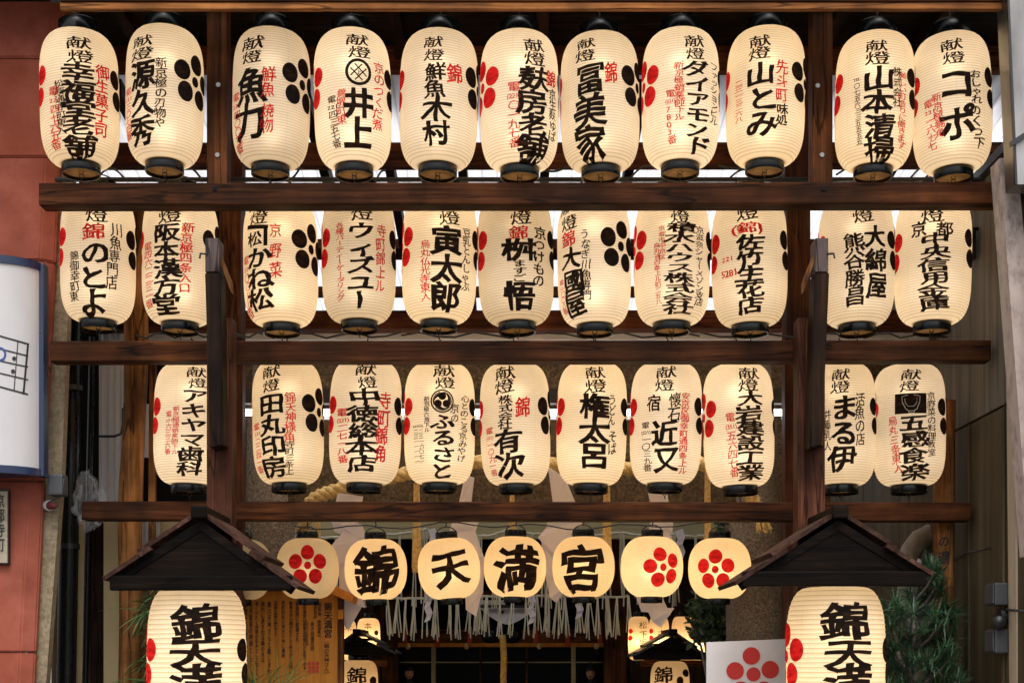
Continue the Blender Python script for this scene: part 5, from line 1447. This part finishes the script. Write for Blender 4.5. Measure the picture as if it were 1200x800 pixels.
# crumpled plastic bag hung by the pipe
b = MB(); bmesh.ops.create_icosphere(b.bm, subdivisions=4, radius=1.0)
c = P(102, 585, 6.0)
for v in b.bm.verts:
    n_ = noise.noise(v.co * 2.6 + Vector((3, 1, 7))) * .7 + noise.noise(v.co * 7) * .45
    top = max(0, v.co.z)
    v.co = Vector((v.co.x * .062 * (1 - .72 * top) * (1 + n_), v.co.y * .04 * (1 - .6 * top) * (1 + n_), v.co.z * .13 * (1 + .25 * n_))) + c
single(b, "plastic_bag", M["film"], "crumpled clear plastic bag hanging by the thin conduit", "bag", smooth=False)

pb = thing("lagged_pipe", "grey lagged pipe elbow behind the right lantern roof", "pipe", P(1066, 800, 6.6))
b = MB(); b.tube([P(1090, 620, 6.75), P(1092, 626, 6.4), P(1078, 632, 6.4), P(1068, 645, 6.4), P(1066, 662, 6.4), P(1064, 760, 6.4), (PX(1062, 6.4), 6.4, 0)], .050, 20); b.build("pipe_run", M["grey_pipe"], pb, smooth=True)
b = MB(); b.tube([P(1066.5, 656, 6.4), P(1066.3, 661, 6.4)], .056, 20); b.build("pipe_collar", M["grey_pipe"], pb, smooth=True, angle=40)
def wall_at(px):                                     # depth at which a column of the picture meets the right wall
    return XR * F / (px - CX)
for py0, py1, lab in ((683, 709, "upper grey electric box on the plywood wall"), (737, 765, "lower grey electric box on the plywood wall")):
    y = wall_at(1178)
    t_ = thing("electric_box", lab, "box", (XR - .03, y, PZ(py1, y)), "grey electric boxes on the plywood wall")
    b = MB(); b.box(XR - .055, XR - .001, y - .045, y + .06, PZ(py1, y), PZ(py0, y), bevel=.006); b.build("box_body", M["grey_plastic"], t_)
    b = MB(); b.box(XR - .062, XR - .056, y - .04, y + .055, PZ(py1 - 2, y), PZ(py0 + 2, y), bevel=.002); b.build("box_lid", M["grey_plastic"], t_)
y = wall_at(1180)
t_ = thing("sensor_lamp", "small dark sensor lamp between the two grey boxes", "lamp", (XR - .04, y, PZ(735, y)))
b = MB(); b.tube([(XR - .001, y, PZ(722, y)), (XR - .03, y, PZ(722, y))], .03, 16); b.build("lamp_mount", M["black_metal"], t_)
b = MB(); b.tube([(XR - .03, y - .0, PZ(727, y)), (XR - .045, y - .04, PZ(729, y)), (XR - .05, y - .055, PZ(729.5, y))], [.022, .027, .024], 16); b.build("lamp_head", M["black_metal"], t_, smooth=True)
b = MB(); b.tube([(XR - .01, y - .02, PZ(714, y)), (XR - .03, 5.1, PZ(716, 5.1)), (XR - .01, 4.95, PZ(718, 4.95))], .005, 6); single(b, "wall_cable", M["grey_plastic"], "grey cable running from the sensor lamp to the post", "cable", smooth=True)
b = MB(); b.tube([(XR - .008, wall_at(1120), PZ(657, wall_at(1120))), (XR - .01, wall_at(1136), PZ(647, wall_at(1136))), (XR - .012, wall_at(1150), PZ(645, wall_at(1150))), (XR - .008, wall_at(1163), PZ(641, wall_at(1163)))], .0032, 6); single(b, "dry_vine", M["black_metal"], "thin dark cable tacked across the plywood wall", "cable", smooth=True)
y = wall_at(1146)
t_ = thing("flood_lamp", "dark flood lamp on the plywood wall beside the last middle lantern", "lamp", (XR - .05, y, PZ(310, y)))
b = MB(); b.box(XR - .10, XR - .02, y - .05, y + .05, PZ(308, y), PZ(272, y), bevel=.012); b.build("lamp_housing", M["black_metal"], t_)
b = MB(); b.tube([(XR - .001, y, PZ(268, y)), (XR - .06, y, PZ(270, y)), (XR - .06, y, PZ(274, y))], .008, 8); b.build("lamp_arm", M["black_metal"], t_)

# ------------------------------------------------------------------ curved white sign box and plaque on the red wall
sg = thing("curved_sign_box", "curved white sign box with blue frame on the red wall", "sign", P(0, 560, 5.5))
def arc_pts(x0, x1, y, bulge, n_=24, inset=0.0):
    out = []
    for i in range(n_ + 1):
        a = math.pi * i / n_
        out.append(((x0 + x1) / 2 - (x1 - x0) / 2 * math.cos(a) * (1 - inset), y - bulge * math.sin(a) * (1 - inset)))
    return out
SX0, SX1 = PX(-95, 5.5), PX(46, 5.5)
zt, zb = PZ(312, 5.5), PZ(552, 5.5)
o2 = arc_pts(SX0, SX1, 5.55, .16)
b = MB(); b.prism(o2, zb + .012, zt - .012, axis='z'); b.build("sign_shell", M["sign_white"], sg, smooth=True, angle=30)
o3 = arc_pts(SX0 - .006, SX1 + .006, 5.55, .168)
for a, c, nm in ((zt - .012, zt + .018, "top_frame"), (zb - .018, zb + .012, "bottom_frame")):
    b = MB(); b.prism(o3, a, c, axis='z'); b.build(nm, M["blue_frame"], sg, smooth=True, angle=30)
b = MB(); b.box(SX1 - .012, SX1 + .012, 5.515, 5.575, zb - .018, zt + .018, bevel=.004); b.build("side_frame", M["blue_frame"], sg)
def on_sign(px, py, lift=.0015):
    """the point of the sign's curved face behind a given column and row"""
    a_, c_ = (SX1 - SX0) / 2, (SX0 + SX1) / 2
    y = 5.5
    for _ in range(20):
        x = PX(px, y); u = max(-1, min(1, (x - c_) / a_)); y = 5.55 - .16 * math.sqrt(max(0, 1 - u * u)) - lift
    return Vector((PX(px, y), y, PZ(py, y)))
def sign_line(bm, p, q, w, n_=14):
    prev = None
    dx, dy = q[0] - p[0], q[1] - p[1]; L = math.hypot(dx, dy); nx, ny = -dy / L * w / 2, dx / L * w / 2
    for i in range(n_ + 1):
        x, y_ = p[0] + dx * i / n_, p[1] + dy * i / n_
        cur = (bm.verts.new(on_sign(x + nx, y_ + ny)), bm.verts.new(on_sign(x - nx, y_ - ny)))
        if prev: bm.faces.new((prev[0], cur[0], cur[1], prev[1]))
        prev = cur
bm = bmesh.new()
for ya, yb in ((393, 403), (409, 417), (424, 430), (438, 445), (453, 462)): sign_line(bm, (-30, ya - 8), (33, yb), 1.7 if 400 < ya < 450 else 2.0)
sign_line(bm, (21, 400), (16.5, 457), 1.2); sign_line(bm, (33, 402), (27.5, 462), 2.4)
for px, py in ((16.5, 420), (15.2, 435)):
    pts = [on_sign(px + 2.3 * math.cos(2 * math.pi * k / 16), py + 2.6 * math.sin(2 * math.pi * k / 16), .002) for k in range(16)]
    bm.faces.new([bm.verts.new(p) for p in pts])
o = mesh_obj(bm, "stave_print", M["sign_ink"], sg); o.data.transform(Matrix.Translation(-abs_loc(sg)))
bm = bmesh.new(); n_ = 20
for k in range(n_):
    a0, a1 = 2 * math.pi * k / n_, 2 * math.pi * (k + 1) / n_
    bm.faces.new([bm.verts.new(on_sign(r_ * math.cos(a), 415 + r_ * 1.15 * math.sin(a), .0018)) for r_, a in ((5, a0), (7.4, a0), (7.4, a1), (5, a1))])
o = mesh_obj(bm, "ring_print", M["blue_ink"], sg); o.data.transform(Matrix.Translation(-abs_loc(sg)))

pq = thing("wall_plaque", "pale plaque with black edge and dark characters under the sign box", "plaque", P(-10, 660, 5.59))
b = MB(); b.box(PX(-40, 5.58), PX(10.5, 5.58), 5.575, 5.599, PZ(661, 5.58), PZ(573, 5.58), bevel=.003); b.build("plaque_edge", M["black_metal"], pq)
b = MB(); b.box(PX(-39, 5.57), PX(8.7, 5.57), 5.568, 5.574, PZ(659, 5.57), PZ(575.5, 5.57)); b.build("plaque_face", M["plaque"], pq)
bm = bmesh.new(); flat_column(bm, "京都寺町", 0, 578, 646, 11, 5.565, .02)
o = mesh_obj(bm, "plaque_lettering", M["sign_ink"], pq); o.data.transform(Matrix.Translation(-abs_loc(pq)))

# ------------------------------------------------------------------ plants
def blade(b, p, d, length, w, bend, n_=5):
    d = Vector(d).normalized(); side = d.cross(Vector((0, 0, 1)))
    side = side.normalized() if side.length > 1e-3 else Vector((1, 0, 0))
    side = (side + Vector((0, 0, rng.uniform(-.5, .5)))).normalized()
    prev = None; q = Vector(p)
    for i in range(n_ + 1):
        f = i / n_; ww = w * (1 - f ** 2) * (.5 + min(1, f * 4) * .5)
        cur = b.verts([q + side * ww, q - side * ww]) if i < n_ else b.verts([q])
        if prev:
            b.face([prev[0], cur[0], cur[1], prev[1]] if len(cur) == 2 else [prev[0], cur[0], prev[1]])
        prev = cur
        d = (d + Vector((0, 0, -bend / n_))).normalized(); q = q + d * (length / n_)

def rnd_dir(up=.3):
    while True:
        v = Vector((rng.uniform(-1, 1), rng.uniform(-1, 1), rng.uniform(-1, 1)))
        if .1 < v.length < 1: return (v.normalized() + Vector((0, 0, up))).normalized()

pine = thing("pine_tree", "dark yew pine with needle whorls before the cedar pole at right", "tree", (PX(1072, 5.75), 5.75, 0))
tr = MB(); pts = [(PX(1074, 5.8), 5.8, 0), P(1075, 900, 5.8), P(1072, 800, 5.78), P(1067, 730, 5.78), P(1070, 690, 5.8), P(1078, 655, 5.82)]
tr.tube(pts, [.05, .042, .034, .027, .02, .01], 12); tr.build("trunk", M["bark"], pine, smooth=True)
fo, br = MB(), MB()
whorls = [(1098, 690), (1084, 700), (1063, 692), (1048, 705), (1105, 712), (1120, 716), (1090, 718), (1073, 716), (1058, 722), (1046, 730), (1100, 730), (1112, 738), (1080, 738), (1064, 744), (1050, 752), (1095, 752), (1108, 762), (1076, 760), (1120, 772), (1088, 772), (1062, 772), (1048, 782), (1102, 782), (1076, 786), (1094, 794), (1116, 796), (1060, 798), (1128, 790),
          (1080, 812), (1100, 815), (1050, 818), (1068, 830), (1094, 670), (1078, 676), (1052, 715), (1040, 762), (1044, 800), (1086, 668), (1092, 662)]
for px, py in whorls:
    for rep in range(2):
        c = P(px + rng.uniform(-6, 6), py + rng.uniform(-5, 5), 5.72 + rng.uniform(-.16, .14))
        z_ = c.z - .10; f = max(0, min(1, (z_ - pts[2][2]) / (pts[5][2] - pts[2][2]))) if False else 0
        tx = pts[3][0] if py < 760 else pts[2][0]
        br.tube([(tx, 5.79, c.z - .13), (c.x * .6 + tx * .4, (c.y + 5.79) / 2, c.z - .07), tuple(c)], [.009, .006, .004], 5)
        ax = rnd_dir(.9)
        for k in range(34):
            d = (rnd_dir(.2) + ax * .65).normalized()
            blade(fo, c - ax * rng.uniform(0, .05), d, rng.uniform(.055, .10), .0042, rng.uniform(.1, .5), 3)
br.build("branches_crown", M["bark"], pine); fo.build("needle_foliage", M["pine_leaf"], pine)

palm = thing("strap_leaf_plant", "arching green strap leaf plant left of the left large lantern", "plant", (PX(184, 5.9), 5.9, 0))
b = MB(); b.tube([(PX(186, 5.95), 5.95, 0), P(186, 830, 5.95), P(184, 716, 5.95), P(188, 690, 5.95)], [.014, .012, .009, .006], 8); b.build("stem", M["palm_leaf"], palm, smooth=True)
b = MB()
for cx_, cy_, n_, l_ in ((186, 716, 34, .24), (190, 700, 18, .18), (186, 775, 26, .22), (192, 740, 16, .17), (180, 800, 22, .24)):
    for k in range(n_):
        c = P(cx_ + rng.uniform(-3, 3), cy_ + rng.uniform(-5, 5), 5.93 + rng.uniform(-.05, .03))
        a = rng.uniform(0, 2 * math.pi)
        blade(b, c, (math.cos(a) - .35, math.sin(a) * .7 - .15, rng.uniform(-.1, .9)), l_ * rng.uniform(.6, 1.15), .0065, rng.uniform(.7, 1.7), 7)
b.build("leaf_foliage", M["palm_leaf"], palm)

gt = thing("lime_grass_plant", "lime green arching grass tuft before the orange notice board", "plant", (PX(302, 5.6), 5.6, 0))
b = MB(); b.tube([(PX(300, 5.6), 5.6, 0), P(302, 815, 5.6)], .03, 10); b.build("stem", M["grass_leaf"], gt)
b = MB()
for k in range(46):
    c = P(rng.uniform(286, 330), 812 + rng.uniform(-6, 14), 5.58 + rng.uniform(-.06, .06)); a = rng.uniform(-1, 1)
    blade(b, c, (a * 1.0 + .15, rng.uniform(-.5, .2), rng.uniform(.6, 1.5)), rng.uniform(.12, .27), .0055, rng.uniform(.5, 1.4), 7)
b.build("leaf_foliage", M["grass_leaf"], gt)

def shrub(name, label, spots, y, n_, size, mat, base):
    root = thing(name, label, "shrub", base)
    s0 = MB(); lf = MB()
    for px, py, rx, ry in spots:
        c = P(px, py, y)
        s0.tube([(base[0], base[1], 0), ((base[0] + c.x) / 2, y, c.z - .3), tuple(c)], [.02, .012, .004], 6)
        for k in range(n_):
            q = P(px + rng.gauss(0, rx * .5), py + rng.gauss(0, ry * .5), y + rng.gauss(0, .10)); d = rnd_dir(.1)
            L = size * rng.uniform(.6, 1.2); s_ = d.cross(rnd_dir(0)); s_ = s_.normalized() if s_.length > .01 else Vector((1, 0, 0))
            nn_ = d.cross(s_) * L * .12
            v = lf.verts([q, q + d * L * .35 + s_ * L * .26 + nn_, q + d * L * .75 + s_ * L * .2 + nn_, q + d * L, q + d * L * .75 - s_ * L * .2 + nn_, q + d * L * .35 - s_ * L * .26 + nn_, q + d * L * .5])
            for a_, c_ in ((1, 2), (2, 3), (3, 4), (4, 5)): lf.face([v[6], v[a_], v[c_]])
            lf.face([v[0], v[1], v[6]]); lf.face([v[0], v[6], v[5]])
    s0.build("stem", M["bark"], root, smooth=True); lf.build("leaf_foliage", M[mat], root)
shrub("evergreen_shrub", "dark evergreen shrub left of the right granite pillar", [(818, 712, 14, 9), (840, 706, 16, 8), (858, 716, 10, 9), (842, 724, 18, 10), (826, 730, 12, 9), (856, 738, 12, 10), (838, 744, 14, 8), (818, 740, 9, 12)], 7.55, 130, .045, "bush_leaf", (PX(845, 7.55), 7.55, 0))
shrub("evergreen_shrub", "bright sprig of leaves above the last round lantern", [(850, 619, 8, 5), (858, 624, 7, 5), (845, 612, 5, 4)], 7.3, 40, .05, "palm_leaf", (PX(862, 7.5), 7.5, 0))
shrub("evergreen_shrub", "leafy sprigs showing between the right granite pillar and the main post", [(930, 612, 7, 8), (928, 630, 6, 8), (940, 620, 6, 10), (1012, 640, 10, 12), (1030, 625, 10, 10)], 7.9, 46, .05, "palm_leaf", (PX(940, 8.0), 8.0, 0))

# ------------------------------------------------------------------ loose cables round the lantern rows
def cable(pts, label, r=.005):
    b = MB(); b.tube([P(*p) for p in pts], r, 6); single(b, "cable", M["black_metal"], label, "cable", "loose black cables along the lantern beams", smooth=True)
def arcs(p, q, hgt, y0, n_=10):
    return [(p[0] + (q[0] - p[0]) * i / n_, p[1] + (q[1] - p[1]) * i / n_ - hgt * math.sin(math.pi * i / n_), y0) for i in range(n_ + 1)]
for k, (p, q, h_, y0) in enumerate((((112, 211), (148, 212), 14, 5.42), ((214, 196), (238, 213), 6, 5.42), ((335, 212), (352, 196), -4, 5.42), ((440, 214), (452, 200), 5, 5.42), ((628, 194), (664, 196), -6, 5.42), ((736, 212), (770, 196), 8, 5.42),
                                   ((842, 194), (880, 196), -3, 5.42), ((852, 212), (882, 200), 6, 5.42), ((980, 205), (1030, 196), 8, 5.42), ((1066, 210), (1100, 196), 9, 5.42), ((1085, 208), (1110, 206), 8, 5.42))):
    cable(arcs(p, q, h_, y0), "thin black cable looping over the longest beam behind the top lanterns", .0042)
for k, (xa, xb) in enumerate(((160, 250), (255, 330), (330, 470), (470, 640), (640, 820), (820, 1000), (1000, 1110))):
    cable([(xa + (xb - xa) * i / 8, 392.5 + 3.5 * math.sin(i * 1.9 + k), 5.66) for i in range(9)], "thin black cable sagging over the middle beam under the lanterns", .004)
wr_pts = [(345 + 510 * i / 24, 616 + 3 * math.sin(i * 1.3) + 2 * math.sin(i * .5), 6.15) for i in range(25)]
b = MB(); b.tube([P(*p) for p in wr_pts], .003, 6); single(b, "hanging_wire", M["black_metal"], "thin wire carrying the round lanterns under the lowest beam", "wire", smooth=True)

# ------------------------------------------------------------------ pieces that belong to a part hang under that part
UNDER = {"paper_shade": ("lettering", "crest", "emblem", "petal_print"), "bottom_ring": ("chain", "base_board"), "top_ring": ("bail_wire",),
         "head": ("eye", "eyebrow", "moustache", "mouth", "beard", "cap"), "robe": ("sleeve",), "board": ("lettering", "stamp_print"), "placard_board": ("red_crest_print",),
         "sign_shell": ("stave_print", "ring_print"), "plaque_face": ("lettering",), "bracket_arm": ("arm_end",), "pipe_run": ("pipe_clip", "pipe_collar"), "box_body": ("box_lid", "loose_wire"),
         "post_shaft": ("bolt_head",), "glass_tube": ("tube_socket",), "silk_fringe": ("bead",), "lamp_housing": ("lamp_arm",), "column_shaft": ("edge_seam", "cable_clip")}
for root in [o for o in bpy.data.objects if o.parent is None and len(o.children) > 1]:
    kids = [c for c in root.children if c.type == 'MESH']
    stem = lambda o: o.name.split(".")[0]
    for host, words_ in UNDER.items():
        hosts = [c for c in kids if stem(c) == host]
        if not hosts: continue
        for c in kids:
            if c is not hosts[0] and stem(c) != host and any(stem(c) == w or stem(c).endswith(w) or w in stem(c).split("_") for w in words_):
                c.parent = hosts[0]
